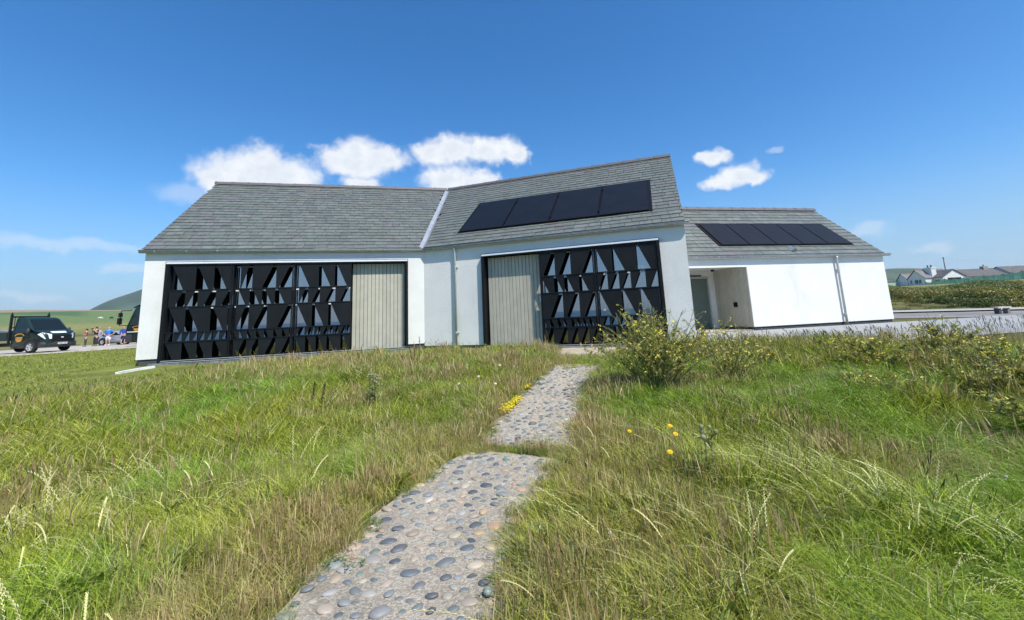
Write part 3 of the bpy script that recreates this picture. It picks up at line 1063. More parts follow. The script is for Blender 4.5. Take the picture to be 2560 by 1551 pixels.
c.build('porch_floor', M['concrete'], anx)
# cladding on the porch's side wall: boards face -u
cl = MB(FA)
cl.box(-6.735, -6.62, 0.5, PV, 0.12, 2.66)
clad = cl.build('porch_cladding', M['boardshade'], anx)
nb = 15
bw = (PV - 0.2) / nb
k = MB()
k.add([(0.02, -bw / 2 + 0.004, 0.2), (0, -bw / 2 + 0.014, 0.2), (0, bw / 2 - 0.014, 0.2), (0.02, bw / 2 - 0.004, 0.2),
       (0.02, -bw / 2 + 0.004, 2.655), (0, -bw / 2 + 0.014, 2.655), (0, bw / 2 - 0.014, 2.655), (0.02, bw / 2 - 0.004, 2.655)],
      [(4, 5, 1, 0), (5, 6, 2, 1), (6, 7, 3, 2)])
me = k.mesh('board', M['board'])
for i in range(nb):
    link('board', me, clad, FA(-6.756, 0.2 + (i + .5) * bw, 0), (0, 0, AA), color=jit((0.44, 0.425, 0.355), 0.05))
k = MB(FA)
k.box(-6.81, -6.757, 0.95, 1.13, 1.0, 1.2)
k.box(-6.822, -6.81, 0.98, 1.10, 1.03, 1.17)
k.build('entry_keypad', M['black'], anx)
dr = MB(FA)
dr.box(-8.42, -8.35, PV - 0.03, PV + 0.08, 0.1, 2.40)
dr.box(-7.12, -7.05, PV - 0.03, PV + 0.08, 0.1, 2.40)
dr.box(-8.35, -7.12, PV - 0.03, PV + 0.08, 2.31, 2.40)
pd_ = dr.build('entrance_door', M['galv'], anx)
dr = MB(FA)
dr.box(-8.34, -7.13, PV + 0.01, PV + 0.05, 0.12, 2.30)
dr.build('door_panel', pm('grey_green_door', (0.13, 0.17, 0.145), 0.35, var=0.05), pd_)
dr = MB(FA)
dr.tube([(-8.24, PV - 0.01, 0.9), (-8.24, PV - 0.05, 0.95), (-8.24, PV - 0.05, 1.55), (-8.24, PV - 0.01, 1.6)], 0.016, 6)
dr.build('handle', M['alu'], pd_)
dr = MB(FA)
dr.box(-8.5, -7.4, PV - 0.05, PV - 0.003, 2.42, 2.47)
dr.build('door_closer', M['black'], anx)
dr = MB(FA)
dr.lathe([(0.0, -0.09), (0.05, -0.08), (0.075, -0.04), (0.08, 0.0)], 12, 'z', (-7.15, 1.75, 2.66))
dr.build('dome_camera', M['black'], anx, True)
dr = MB(FA)
dr.box(-6.98, -6.90, PV - 0.03, PV - 0.002, 1.55, 1.75)
dr.box(-6.98, -6.90, PV - 0.03, PV - 0.002, 2.1, 2.3)
dr.build('notice_plate', M['alu'], anx)
dr = MB(FA)
dr.box(-9.5, -6.74, 0.19, 0.2, 2.60, 2.66)
dr.build('porch_drip', M['alu'], anx)
rfA = roof_base(FA, UA0, 0.22, HA, SA, DA, 0, 0, anx, M['backslate'])
lay_slates(rfA, FA, AA, UA0, 0.12, HA, SA, DA, 0, 0, 0.27, 290, ((-7.4, -1.1, 0.55, 1.75),))
ridge_tiles(rfA, FA, UA0, 0.14, DA, HA + SA * DA, 0.62)
gutter(FA, UA0 + 0.15, 0.52, HA, anx)
downpipe(FA, -2.34, HA - 0.08, 0.08, anx, AA, 0.045, 0.10)
sf = MB(FA)
sf.box(UA0, 0.3, 0.025, 0.2, HA - 0.03, HA - 0.012)
sf.build('soffit', M['white'], anx)
solar(FA, AA, [(-7.55, -6.24), (-6.2, -4.9), (-4.86, -3.56), (-3.52, -2.24), (-2.2, -0.97)], 0.5, 1.80, HA, SA, anx)
vt = MB()
vt.add([(-0.16, 0, 0.03), (0.16, 0, 0.03), (0, 0, 0.22), (0, 0.42, 0.03), (0.11, 0.02, 0.045), (-0.11, 0.02, 0.045), (0, 0.02, 0.18)],
       [(0, 1, 4, 5), (1, 2, 6, 4), (2, 0, 5, 6), (5, 4, 6), (1, 3, 2), (2, 3, 0)])
link('roof_vent', vt.mesh('roof_vent', M['lead']), anx, FA(-4.38, 0.16, HA + SA * 0.16),
     (Matrix.Rotation(AA, 3, 'Z') @ Matrix.Rotation(math.atan(SA), 3, 'X')).to_euler())
# ---------------------------------------------------------------- the path
PEB_COL = [(0.115, 0.13, 0.14), (0.15, 0.165, 0.17), (0.085, 0.095, 0.105), (0.20, 0.21, 0.205), (0.34, 0.275, 0.205), (0.42, 0.29, 0.20), (0.36, 0.31, 0.24), (0.28, 0.27, 0.24), (0.5, 0.46, 0.38), (0.15, 0.185, 0.165)]
PEB_W = [12, 12, 7, 13, 12, 3, 11, 12, 1.5, 4]
HALF_W = 0.60


def path_pt(s_y, off):
    cx = float(np.interp(s_y, PATH[:, 1], PATH[:, 0]))
    sl = float(np.interp(s_y + 0.2, PATH[:, 1], PATH[:, 0]) - np.interp(s_y - 0.2, PATH[:, 1], PATH[:, 0])) / 0.4
    L = math.sqrt(1 + sl * sl)
    return cx + off / L, s_y - off * sl / L


def path_z(x, y):
    return float(gz(x, y)) + 0.035


def slab(y0, y1):
    ny = int((y1 - y0) / 0.09)
    nx = 15
    vs, fs = [], []
    for i in range(ny + 1):
        y = y0 + (y1 - y0) * i / ny
        for j in range(nx + 1):
            t = j / nx * 2 - 1
            e = HALF_W + 0.03 * math.sin(y * 5.1) + 0.025 * math.sin(y * 11.3 + (2 if t > 0 else 0))
            x, yy = path_pt(y, t * e)
            drop = 0.012 * abs(t) ** 8 + 0.006 * math.sin(x * 23 + yy * 9) * math.sin(yy * 19)
            vs.append((x, yy, path_z(x, yy) - drop))
    m = nx + 1
    for i in range(ny):
        for j in range(nx):
            fs.append((i * m + j, i * m + j + 1, (i + 1) * m + j + 1, (i + 1) * m + j))
    # skirt
    b = len(vs)
    ring = [i * m for i in range(ny + 1)] + [ny * m + j for j in range(1, m)] + [i * m + nx for i in range(ny - 1, -1, -1)] + [j for j in range(nx - 1, 0, -1)]
    for q in ring:
        x, y, z = vs[q]
        vs.append((x, y, z - 0.14))
    n = len(ring)
    for k in range(n):
        fs.append((ring[k], b + k, b + (k + 1) % n, ring[(k + 1) % n]))
    me = bpy.data.meshes.new('path')
    me.from_pydata(vs, [], fs)
    me.materials.append(M['concrete'])
    me.polygons.foreach_set('use_smooth', [True] * len(me.polygons))
    me.update()
    return link('path', me, kind='structure')


slab_a = slab(-0.9, 4.98)
slab_b = slab(5.19, 10.6)
slab_a['label'] = 'near slab of the concrete path set with beach pebbles'
slab_b['label'] = 'far slab of the concrete path set with beach pebbles'
# six pebble shapes
PEB = []
for i in range(7):
    b = MB()
    b.ell((0, 0, 0), (1, 1, 1), 12, 7)
    ph = [R.uniform(0, 6.3) for _ in range(4)]
    b.v = [(x * (1 + .09 * math.sin(2 * math.atan2(y, x) + ph[0]) + .05 * math.sin(3 * math.atan2(y, x) + ph[1])),
            y * (1 + .08 * math.sin(2 * math.atan2(y, x) + ph[2]) + .05 * math.sin(3 * math.atan2(y, x) + ph[3])), z) for x, y, z in b.v]
    PEB.append((b, b.mesh('pebble', M['pebble'], True)))
spots = []
tries = 0
cell = {}
while tries < 45000:
    tries += 1
    y = R.uniform(1.7, 10.5)
    off = R.uniform(-HALF_W + 0.045, HALF_W - 0.045)
    if 4.91 < y < 5.27:
        continue
    a = R.choice([0.028, 0.036, 0.042, 0.046, 0.05, 0.054, 0.06]) * R.uniform(0.92, 1.15)
    x, yy = path_pt(y, off)
    ok = True
    gx, gy = int(x / 0.15), int(yy / 0.15)
    for dx in (-1, 0, 1):
        for dy in (-1, 0, 1):
            for (px, py, pa) in cell.get((gx + dx, gy + dy), ()):
                if (px - x) ** 2 + (py - yy) ** 2 < ((pa + a) * R.uniform(0.98, 1.38)) ** 2:
                    ok = False
    if ok:
        cell.setdefault((gx, gy), []).append((x, yy, a))
        spots.append((x, yy, a))
spots.sort(key=lambda p: math.hypot(p[0], p[1]) / p[2])
joined = {}
for i, (x, y, a) in enumerate(spots):
    b = a * R.uniform(0.62, 0.85)
    c = a * R.uniform(0.30, 0.42)
    ang = R.gauss(0.35, 0.55)
    col = jit(R.choices(PEB_COL, PEB_W)[0], 0.15)
    z = path_z(x, y) + c * R.uniform(-0.3, 0.15)
    par = slab_a if y < 5.1 else slab_b
    k = R.randrange(7)
    tl = (R.uniform(-.12, .12), R.uniform(-.12, .12), ang)
    if i < 300:
        o = link('pebble', PEB[k][1], par, (x, y, z), tl, color=col)
        o.scale = (a, b, c)
    else:
        mb = joined.setdefault(par.name, (MB(), par))[0]
        mb.colname = 'tint'
        mb.col = (*col, 1)
        ca, sa = math.cos(ang), math.sin(ang)
        mb.add([(x + p * a * ca - q * b * sa, y + p * a * sa + q * b * ca, z + r * c) for p, q, r in PEB[k][0].v], PEB[k][0].f)
for mb, par in joined.values():
    mb.build('pebbles', M['pebble_j'], par, True, kind='stuff')
lp = MB()
lp.ell((0, 0, 0), (1, 1, 1), 14, 8)
o = lp.build('loose_pebble', pm('green_grey_pebble', (0.2, 0.25, 0.22), 0.5, var=0.2, scale=2), None, True,
             label='small loose green-grey pebble lying on top of the near path slab', cat='pebble')
o.location = (-0.22, 2.62, path_z(-0.22, 2.62) + 0.018)
o.scale = (0.026, 0.032, 0.022)

# white painted kerb and slab edge in the grass by the left corner
kb = MB()
pts = [(-12.05, 13.05), (-12.10, 13.45), (-12.09, 13.85), (-12.0, 14.3)]
for i in range(3):
    (x0, y0), (x1, y1) = pts[i], pts[i + 1]
    d = math.hypot(x1 - x0, y1 - y0)
    nx_, ny_ = -(y1 - y0) / d * 0.05, (x1 - x0) / d * 0.05
    z0, z1 = float(gz(x0, y0)), float(gz(x1, y1))
    h = 0.07
    vs = [(x0 - nx_, y0 - ny_, z0 - .1), (x1 - nx_, y1 - ny_, z1 - .1), (x1 + nx_, y1 + ny_, z1 - .1), (x0 + nx_, y0 + ny_, z0 - .1),
          (x0 - nx_, y0 - ny_, z0 + h), (x1 - nx_, y1 - ny_, z1 + h), (x1 + nx_, y1 + ny_, z1 + h), (x0 + nx_, y0 + ny_, z0 + h)]
    kb.add(vs, [(3, 2, 1, 0), (4, 5, 6, 7), (0, 1, 5, 4), (1, 2, 6, 5), (2, 3, 7, 6), (3, 0, 4, 7)])
kb.build('kerb', M['white'], None, label='low white kerb in the grass at the left foot of the building', cat='kerb')

# ---------------------------------------------------------------- plants: clump meshes for scattering
GN_CACHE = {}


class Clump:
    def __init__(s):
        s.v, s.f, s.c = [], [], []

    def ribbon(s, p0, d, h, w, bend, segs=3, col=None, tip=0.15, az=None, widths=None, droop=0.0):
        """a blade: starts at p0, rises h, leans towards d (2-vector) by bend"""
        if az is None:
            az = R.uniform(0, PI)
        sx, sy = math.cos(az), math.sin(az)
        b = len(s.v)
        for i in range(segs + 1):
            t = i / segs
            k = bend * t ** 1.9
            x = p0[0] + d[0] * k * h
            y = p0[1] + d[1] * k * h
            z = p0[2] + h * (t - (0.35 * bend + droop) * t * t * t * min(1, bend + droop))
            ww = (widths[i] if widths else w * (1 - (1 - tip) * t ** 1.5)) / 2
            s.v += [(x - sx * ww, y - sy * ww, z), (x + sx * ww, y + sy * ww, z)]
            c = col[i] if isinstance(col, list) else (col or (0, 0, 0, 0))
            s.c += [c, c]
        for i in range(segs):
            s.f.append((b + 2 * i, b + 2 * i + 1, b + 2 * i + 3, b + 2 * i + 2))

    def leaf(s, p, d, L, w, up_, col=(0, 0, 0, 0), fold=0.25):
        """pointed oval leaf from p along d"""
        d = Vector(d).normalized()
        side = d.cross(Vector((0, 0, 1)))
        side = side.normalized() if side.length > 1e-3 else Vector((1, 0, 0))
        nrm = side.cross(d)
        p = Vector(p)
        b = len(s.v)
        m1 = p + d * L * 0.4 + nrm * up_ * L
        m2 = p + d * L * 0.75 + nrm * up_ * L * 0.8
        pts = [p, m1 - side * w / 2 + nrm * fold * w, m1, m1 + side * w / 2 + nrm * fold * w, m2 - side * w * 0.38, m2, m2 + side * w * 0.38, p + d * L]
        s.v += [tuple(q) for q in pts]
        s.c += [col] * 8
        s.f += [(b, b + 2, b + 1), (b, b + 3, b + 2), (b + 1, b + 2, b + 5, b + 4), (b + 2, b + 3, b + 6, b + 5), (b + 4, b + 5, b + 7), (b + 5, b + 6, b + 7)]

    def mesh(s, name, mat):
        me = bpy.data.meshes.new(name)
        me.from_pydata(s.v, [], s.f)
        me.materials.append(mat)
        at = me.color_attributes.new('pc', 'FLOAT_COLOR', 'POINT')
        at.data.foreach_set('color', np.array(s.c, np.float32).ravel())
        me.update()
        return me


M['grass'] = plant_mat('grass_blades', 0.22, 0.36)
M['leaf'] = plant_mat('leaves', 0.3, 0.5, False)
STRAW, BROWN, DARKHEAD = (0.52, 0.44, 0.22), (0.36, 0.25, 0.13), (0.07, 0.05, 0.035)
PALE = (0.60, 0.57, 0.27)
WIND = (-0.8, 0.25)


def dvec(spread=1.0, wind=0.5):
    a = R.uniform(0, 2 * PI)
    x, y = math.cos(a) * spread + WIND[0] * wind, math.sin(a) * spread + WIND[1] * wind
    return (x, y)


def shade():
    """colour override per blade"""
    r = R.random()
    if r < 0.07: return (*jit((0.60, 0.54, 0.26), .2), R.uniform(.5, .9))
    if r < 0.11: return (*jit(BROWN, .2), R.uniform(.4, .8))
    if r < 0.34: return (0.60, 0.64, 0.10, R.uniform(.25, .65))  # bright yellow-green paints sunlit highlights into the blades
    if r < 0.70: return (0.025, 0.055, 0.007, R.uniform(.4, .88))  # near-black green paints the shadowed gaps of the sward into blade colour
    return (0, 0, 0, 0)


def cl_meadow(wm, n=56, h=(.10, .27), rad=.11):
    c = Clump()
    for _ in range(n):
        r, a = rad * math.sqrt(R.random()), R.uniform(0, 2 * PI)
        c.ribbon((r * math.cos(a), r * math.sin(a), -.02), dvec(1.0, .3), R.uniform(*h), 0.0042 * wm * R.uniform(.5, 2.0), R.uniform(.25, 1.0), 4, shade(), .12)
    return c


def cl_fescue(wm, n=54, h=(.15, .32), rad=.12, head=BROWN):
    """fine upright stems with narrow seed heads over a low sward"""
    c = Clump()
    for i in range(n):
        r, a = rad * math.sqrt(R.random()), R.uniform(0, 2 * PI)
        p = (r * math.cos(a), r * math.sin(a), -.02)
        if i % 2 == 0:
            H = R.uniform(*h)
            hc = (*jit(head if R.random() < .6 else STRAW, .25), R.uniform(.8, 1))
            sc = (*jit((0.40, 0.37, 0.12), .2), .5)
            w = 0.0022 * wm
            c.ribbon(p, dvec(.45, .35), H, w, R.uniform(.1, .42), 6, [sc, sc, sc, hc, hc, hc, hc], widths=[w, w, w, w * 1.2, w * 3.0, w * 2.6, w * .5])
        else:
            c.ribbon(p, dvec(.9, .4), R.uniform(.06, .17), 0.0034 * wm, R.uniform(.3, .9), 3, shade(), .15)
    return c


def cl_lush(wm, n=60, h=(.22, .42), rad=.13):
    """long soft grass laid over by the wind"""
    c = Clump()
    for _ in range(n):
        r, a = rad * math.sqrt(R.random()), R.uniform(0, 2 * PI)
        c.ribbon((r * math.cos(a), r * math.sin(a), -.02), dvec(.5, 1.0), R.uniform(*h), 0.0034 * wm * R.uniform(.7, 1.3), R.uniform(.7, 1.35), 5, shade() if R.random() < .6 else (0, 0, 0, 0), .1, droop=.25)
    return c


def cl_broad(wm, n=13):
    """rosette of narrow broad leaves with a few blades"""
    c = Clump()
    for i in range(n):
        a = R.uniform(0, 2 * PI)
        e = R.uniform(.35, 1.1)
        L = R.uniform(.06, .135)
        c.leaf((0.02 * math.cos(a), .02 * math.sin(a), R.uniform(0, .08)), (math.cos(a) * math.cos(e), math.sin(a) * math.cos(e), math.sin(e)), L, L * R.uniform(.16, .28), R.uniform(-.03, .08),
               (*jit((.10, .17, .03), .3), R.uniform(.4, .8)))
    for _ in range(14):
        r, a = .1 * math.sqrt(R.random()), R.uniform(0, 2 * PI)
        c.ribbon((r * math.cos(a), r * math.sin(a), -.02), dvec(.9, .4), R.uniform(.12, .26), .004 * wm, R.uniform(.3, .9), 4, shade(), .12)
    return c


def cl_couch(wm, n=4):
    """pale stalks with zig-zag spikes bowing down-wind"""
    c = Clump()
    for _ in range(n):
        r, a = .12 * math.sqrt(R.random()), R.uniform(0, 2 * PI)
        p = Vector((r * math.cos(a), r * math.sin(a), -.02))
        d = dvec(.3, .9)
        H, bend, w = R.uniform(.34, .55), R.uniform(.55, 1.15), .0026 * wm
        segs = 7
        stem = (*jit((0.22, 0.25, 0.09), .15), .85)
        hd = (*jit(PALE, .15), .95)
        c.ribbon(p, d, H, w, bend, segs, stem, .8)
        # spikelets alternate up the last 40 %
        for k in range(22):
            t = .56 + .44 * k / 21
            kk = bend * t ** 1.9
            q = Vector((p.x + d[0] * kk * H, p.y + d[1] * kk * H, p.z + H * (t - .35 * bend * t ** 3 * min(1, bend))))
            sd = (1 if k % 2 else -1)
            dirv = Vector((d[0] * .9 - sd * d[1] * .28, d[1] * .9 + sd * d[0] * .28, .45 - .7 * max(0, t - .7)))
            c.leaf(q, dirv, .018, .0042, .1, hd)
    return c


def cl_plantain(wm, n=7, h=(.28, .5)):
    """thin stems with dark ribwort heads"""
    c = Clump()
    for _ in range(n):
        r, a = .16 * math.sqrt(R.random()), R.uniform(0, 2 * PI)
        p = (r * math.cos(a), r * math.sin(a), -.02)
        w = .0024 * wm
        H = R.uniform(*h)
        st = (0.26, 0.28, 0.08, .9)
        hd = (*jit(DARKHEAD, .3), 1)
        f = R.uniform(.07, .11)
        for az in (0, PI / 2):
            R2 = R.getstate()
            c.ribbon(p, dvec(.25, .35), H, w, R.uniform(.1, .6), 11, [st] * 10 + [hd] * 2, az=az, widths=[w * .7] * 10 + [w * 2.6, w * 1.6])
            R.setstate(R2)
    return c


def cl_thatch(wm, n=40):
    """low dead and green blades that cover the soil"""
    c = Clump()
    for _ in range(n):
        r, a = .16 * math.sqrt(R.random()), R.uniform(0, 2 * PI)
        col = (*jit(R.choice([STRAW, BROWN, (0.26, 0.2, 0.1)]), .3), .8) if R.random() < .38 else shade()
        c.ribbon((r * math.cos(a), r * math.sin(a), -.015), dvec(1.2, .2), R.uniform(.04, .12), .0045 * wm, R.uniform(.6, 2.0), 3, col, .2)
    return c


def cl_clover(wm, n=30):
    c = Clump()
    for _ in range(n):
        r, a = .13 * math.sqrt(R.random()), R.uniform(0, 2 * PI)
        p = Vector((r * math.cos(a), r * math.sin(a), R.uniform(.03, .10)))
        for k in range(3):
            th = a + k * 2.1
            c.leaf(p, (math.cos(th), math.sin(th), .3), .02 * wm, .016 * wm, .05, (*jit((.075, .14, .035), .3), .7))
    return c


KINDS = [cl_meadow, cl_meadow, cl_fescue, cl_fescue, cl_lush, cl_lush, cl_broad, cl_couch, cl_plantain, cl_thatch, cl_clover]
MEADOW, FESCUE, LUSH, BROAD, COUCH, PLANT, THATCH, CLOVER = (0, 1), (2, 3), (4, 5), (6,), (7,), (8,), (9,), (10,)
WMULT = [0.85, 1.35, 2.6]
SRC = bpy.data.collections.new('grass_sources')
for lod, wm in enumerate(WMULT):
    for k, fn in enumerate(KINDS):
        c = fn(wm) if lod == 0 else fn(wm, **({'n': max(4, int(fn.__defaults__[0] / (1.5 if lod == 1 else 2.4)))}))
        o = bpy.data.objects.new(f'clump_{lod * len(KINDS) + k:03d}', c.mesh('clump', M['grass']))
        SRC.objects.link(o)


def gn_group(src):
    if src.name in GN_CACHE:
        return GN_CACHE[src.name]
    g = bpy.data.node_groups.new('scatter_' + src.name, 'GeometryNodeTree')
    g.interface.new_socket('Geometry', in_out='INPUT', socket_type='NodeSocketGeometry')
    g.interface.new_socket('Geometry', in_out='OUTPUT', socket_type='NodeSocketGeometry')
    n = g.nodes
    gi, go = n.new('NodeGroupInput'), n.new('NodeGroupOutput')
    ci = n.new('GeometryNodeCollectionInfo')
    ci.inputs['Collection'].default_value = src
    ci.inputs['Separate Children'].default_value = True
    ci.inputs['Reset Children'].default_value = True
    ip = n.new('GeometryNodeInstanceOnPoints')
    ip.inputs['Pick Instance'].default_value = True
    def attr(name, typ):
        a = n.new('GeometryNodeInputNamedAttribute')
        a.data_type = typ
        a.inputs['Name'].default_value = name
        return a.outputs['Attribute']
    er = n.new('FunctionNodeEulerToRotation')
    g.links.new(attr('rot', 'FLOAT_VECTOR'), er.inputs[0])
    g.links.new(gi.outputs[0], ip.inputs['Points'])
    g.links.new(ci.outputs[0], ip.inputs['Instance'])
    g.links.new(attr('idx', 'INT'), ip.inputs['Instance Index'])
    g.links.new(er.outputs[0], ip.inputs['Rotation'])
    g.links.new(attr('scl', 'FLOAT_VECTOR'), ip.inputs['Scale'])
    g.links.new(ip.outputs[0], go.inputs[0])
    GN_CACHE[src.name] = g
    return g


def scatter(name, P, rot, scl, idx, tint, src, parent=None, label=None, cat=None):
    me = bpy.data.meshes.new(name)
    me.from_pydata(np.asarray(P).tolist(), [], [])
    for nm, typ, arr, key in (('rot', 'FLOAT_VECTOR', rot, 'vector'), ('scl', 'FLOAT_VECTOR', scl, 'vector'), ('idx', 'INT', idx, 'value')):
        a = me.attributes.new(nm, typ, 'POINT')
        a.data.foreach_set(key, np.asarray(arr, np.int32 if typ == 'INT' else np.float32).ravel())
    a = me.attributes.new('tint', 'FLOAT_COLOR', 'POINT')
    a.data.foreach_set('color', np.concatenate([tint, np.ones((len(tint), 1))], 1).astype(np.float32).ravel())
    o = link(name, me, parent, kind='stuff', label=label, cat=cat)
    md = o.modifiers.new('scatter', 'NODES')
    md.node_group = gn_group(src)
    return o


def vnoise(x, y, s, seed):
    """cheap smooth value noise, 0..1"""
    g = np.random.default_rng(seed).random((64, 64))
    x, y = x * s + 1000.3, y * s + 1000.7
    xi, yi = np.floor(x).astype(int), np.floor(y).astype(int)
    fx, fy = x - xi, y - yi
    fx, fy = fx * fx * (3 - 2 * fx), fy * fy * (3 - 2 * fy)
    G = lambda a, b: g[a % 64, b % 64]
    return (G(xi, yi) * (1 - fx) + G(xi + 1, yi) * fx) * (1 - fy) + (G(xi, yi + 1) * (1 - fx) + G(xi + 1, yi + 1) * fx) * fy


def free_ground(x, y, margin=0.0):
    """True where turf grows: off the path, the paving, the buildings and the roads"""
    pd = np.abs(path_dist(x, y))
    edge = HALF_W - 0.05 + 0.06 * np.sin(y * 5.1 + 1) + 0.04 * np.sin(y * 13) + 0.10 * smooth(6, 10, y) * -1 + margin
    edge = edge + np.where(path_dist(x, y) < 0, .05 + .05 * smooth(5, 6, y), 0.0)
    ok = ~((pd < edge) & (y < 10.1 + .25 * np.sin(x * 9)) & ~((y > 5.0) & (y < 5.2)))
    # building fronts
    for (O, a, u0, u1, v0) in ((J, AL, -9.9, 1.5, -0.02), (J, AR, -1.5, 10.0, -0.02)):
        dx, dy = x - O[0], y - O[1]
        u, v = dx * math.cos(a) + dy * math.sin(a), -dx * math.sin(a) + dy * math.cos(a)
        ok &= ~((u > u0) & (u < u1) & (v > v0) & (v < 11))
    # landing in front of the right doorway
    ok &= ~((np.hypot((x - 2.45) / 1.25, (y - 13.4) / 1.25) < 1))
    # apron and what lies behind it
    ok &= ~((x > 6.0) & (y > 12.15 + (x - 6) * 0.045))
    ok &= ~((x > 4.4) & (x <= 6.0) & (y > 13.0))
    return ok


GREEN, YGREEN, LUSHC, TAN, BRN = np.array([(0.22, 0.31, 0.024), (0.56, 0.57, 0.055), (0.24, 0.40, 0.022), (0.52, 0.43, 0.18), (0.38, 0.27, 0.12)])


def grow(r0, r1, dens, lod, az=1.12, seed=1, hmul=1.0):
    rg = np.random.default_rng(seed)
    n = int(dens * az * (r1 * r1 - r0 * r0))
    r = np.sqrt(rg.random(n) * (r1 * r1 - r0 * r0) + r0 * r0)
    a = (rg.random(n) * 2 - 1) * az
    x, y = r * np.sin(a), r * np.cos(a)
    k = free_ground(x, y)
    x, y, r = x[k], y[k], r[k]
    n = len(x)
    pd = path_dist(x, y)
    big, mid, fine = vnoise(x, y, .55, 3), vnoise(x, y, 1.3, 5), vnoise(x, y, 3.1, 8)
    f = big * .55 + mid * .45
    near_l = np.exp(-((pd + HALF_W) / 0.55) ** 2) * (pd < 0)
    near_r = np.exp(-((pd - HALF_W) / 0.9) ** 2) * (pd > 0) * .9
    dry = np.clip(smooth(.5, .85, vnoise(x, y, .8, 21)) * .5 + near_l * .75 + near_r * .38 + (fine - .5) * .4 - .10, 0, 1)
    dry = np.where((y > 9.5) & (x < -2), np.maximum(dry, .25), dry)
    lush = smooth(.5, .72, vnoise(x, y, .62, 33)) * (1 - dry)
    blob = lambda cx, cy, s_: np.exp(-(((x - cx) / s_) ** 2 + ((y - cy) / s_) ** 2))
    lush = np.clip(lush + blob(4.2, 3.0, 1.3) * .9 + blob(-2.4, 2.5, .8) * .8 + blob(1.9, 2.3, .6) * .7 + blob(3.7, 6.6, .9) * 1.2 + blob(-5.5, 9.6, 1.3) + blob(-1.7, 4.6, .6) + blob(-3.3, 4.3, .7), 0, 1)
    dry = dry * (1 - .8 * np.clip(blob(3.7, 6.6, .9) + blob(-3.3, 4.3, .7), 0, 1))
    tint = GREEN * (1 - f)[:, None] + YGREEN * f[:, None]
    tint = tint * (1 - lush)[:, None] + LUSHC * lush[:, None]
    dc = TAN * (1 - mid)[:, None] + BRN * mid[:, None]
    tint = tint * (1 - .8 * dry)[:, None] + dc * (.8 * dry)[:, None]
    tint *= (0.7 + 0.6 * rg.random(n))[:, None]
    u = rg.random(n)
    idx = np.zeros(n, int)
    pick = lambda ks: np.array(ks)[rg.integers(0, len(ks), n)]
    idx = pick(MEADOW)
    pf = .05 + .42 * dry
    pl_ = .5 * lush
    idx = np.where(u < pf, pick(FESCUE), np.where(u < pf + pl_, pick(LUSH), idx))
    w = rg.random(n)
    idx = np.where(w < .17, pick(THATCH), idx)
    idx = np.where((w > .20) & (w < .215) & (lush < .6), pick(PLANT), idx)
    idx = np.where((w > .28) & (w < .35) & (dry < .6) & (r < 5), pick(BROAD), idx)
    couch = .010 + .15 * blob(2.6, 2.7, .9) + .05 * blob(-3.0, 3.3, .9)
    idx = np.where((w > .35) & (w < .35 + couch) & (r < 7), pick(COUCH), idx)
    idx = np.where((w > .90) & (dry < .4) & (r < 6), pick(CLOVER), idx)
    # the mown strip at the left beside the car park
    short = smooth(12, 15, r) * smooth(-.52, -.68, np.arctan2(x, y))
    idx = np.where((short > .5) & (idx != THATCH[0]), pick(MEADOW), idx)
    tint = np.where((short > .5)[:, None], tint * .4 + np.array((0.25, 0.30, 0.05)) * .6, tint)
    # low turf hugging the path's edge and the joint
    low = np.exp(-((np.abs(pd) - HALF_W) / .16) ** 2)
    sc = (0.8 + .5 * rg.random(n)) * hmul * (1 - .35 * low) * (1 - .45 * short)
    sc *= 1 + .5 * smooth(3, 7, x) * smooth(5, 8, r)
    sc *= .58 + .72 * vnoise(x, y, 2.2, 55)
    sc = np.where((np.abs(pd) < HALF_W), .5 + .3 * rg.random(n), sc)
    sc *= .62 + .38 * smooth(1.2, 2.6, r)
    sc *= 1 + .35 * smooth(8, 11, r) * (1 - short) * (x < 1)
    # grass thins and shortens where it meets the walls
    dx, dy = x - J[0], y - J[1]
    u_, v_ = dx * math.cos(AL) + dy * math.sin(AL), -dx * math.sin(AL) + dy * math.cos(AL)
    foot = np.exp(-((np.minimum(v_, 0) + .2) / .9) ** 2) * smooth(-2.2, -4.5, u_) * (u_ > -10.5)
    sc *= 1 - .6 * np.clip(foot, 0, 1)
    sc *= 1 - .65 * ((x > -13.2) & (x < -10.4) & (y > 11.9) & (y < 14.6) & (v_ < 0))
    rot = np.stack([(rg.random(n) - .5) * .25, (rg.random(n) - .5) * .25, np.where(rg.random(n) < .55, (rg.random(n) - .5) * 1.4, rg.random(n) * 6.28)], -1)
    sxy = sc * (.9 + .35 * rg.random(n))
    P = np.stack([x, y, gz(x, y)], -1)
    return P, rot, np.stack([sxy, sxy, sc], -1), idx + lod * len(KINDS), tint


parts = [grow(1.15, 3.2, 230, 0, seed=1), grow(3.2, 5.5, 170, 0, seed=2), grow(5.5, 8.5, 110, 1, seed=3), grow(8.5, 14.5, 70, 1, seed=4),
         grow(14.5, 24, 24, 2, seed=5, hmul=1.0), grow(24, 36.3, 12, 2, seed=6, hmul=1.0)]
parts[4] = tuple(a[(parts[4][0][:, 0] < -5)] for a in parts[4])
parts[5] = tuple(a[(parts[5][0][:, 0] < -12)] for a in parts[5])
# fringe of silhouetted ribwort and grass heads against the pale paving
rg = np.random.default_rng(77)
n = 420
x = rg.uniform(4.2, 19, n)
y = 11.0 + (x - 6) * .03 + rg.normal(0, .45, n)
k = free_ground(x, y)
x, y = x[k], y[k]
n = len(x)
parts.append((np.stack([x, y, gz(x, y)], -1), np.stack([np.zeros(n), np.zeros(n), rg.random(n) * 1.2], -1), np.repeat(rg.uniform(1.0, 1.55, n)[:, None], 3, 1),
              np.where(rg.random(n) < .62, PLANT[0], FESCUE[0]) + len(KINDS), np.tile(np.array([[.13, .12, .055]]), (n, 1))))
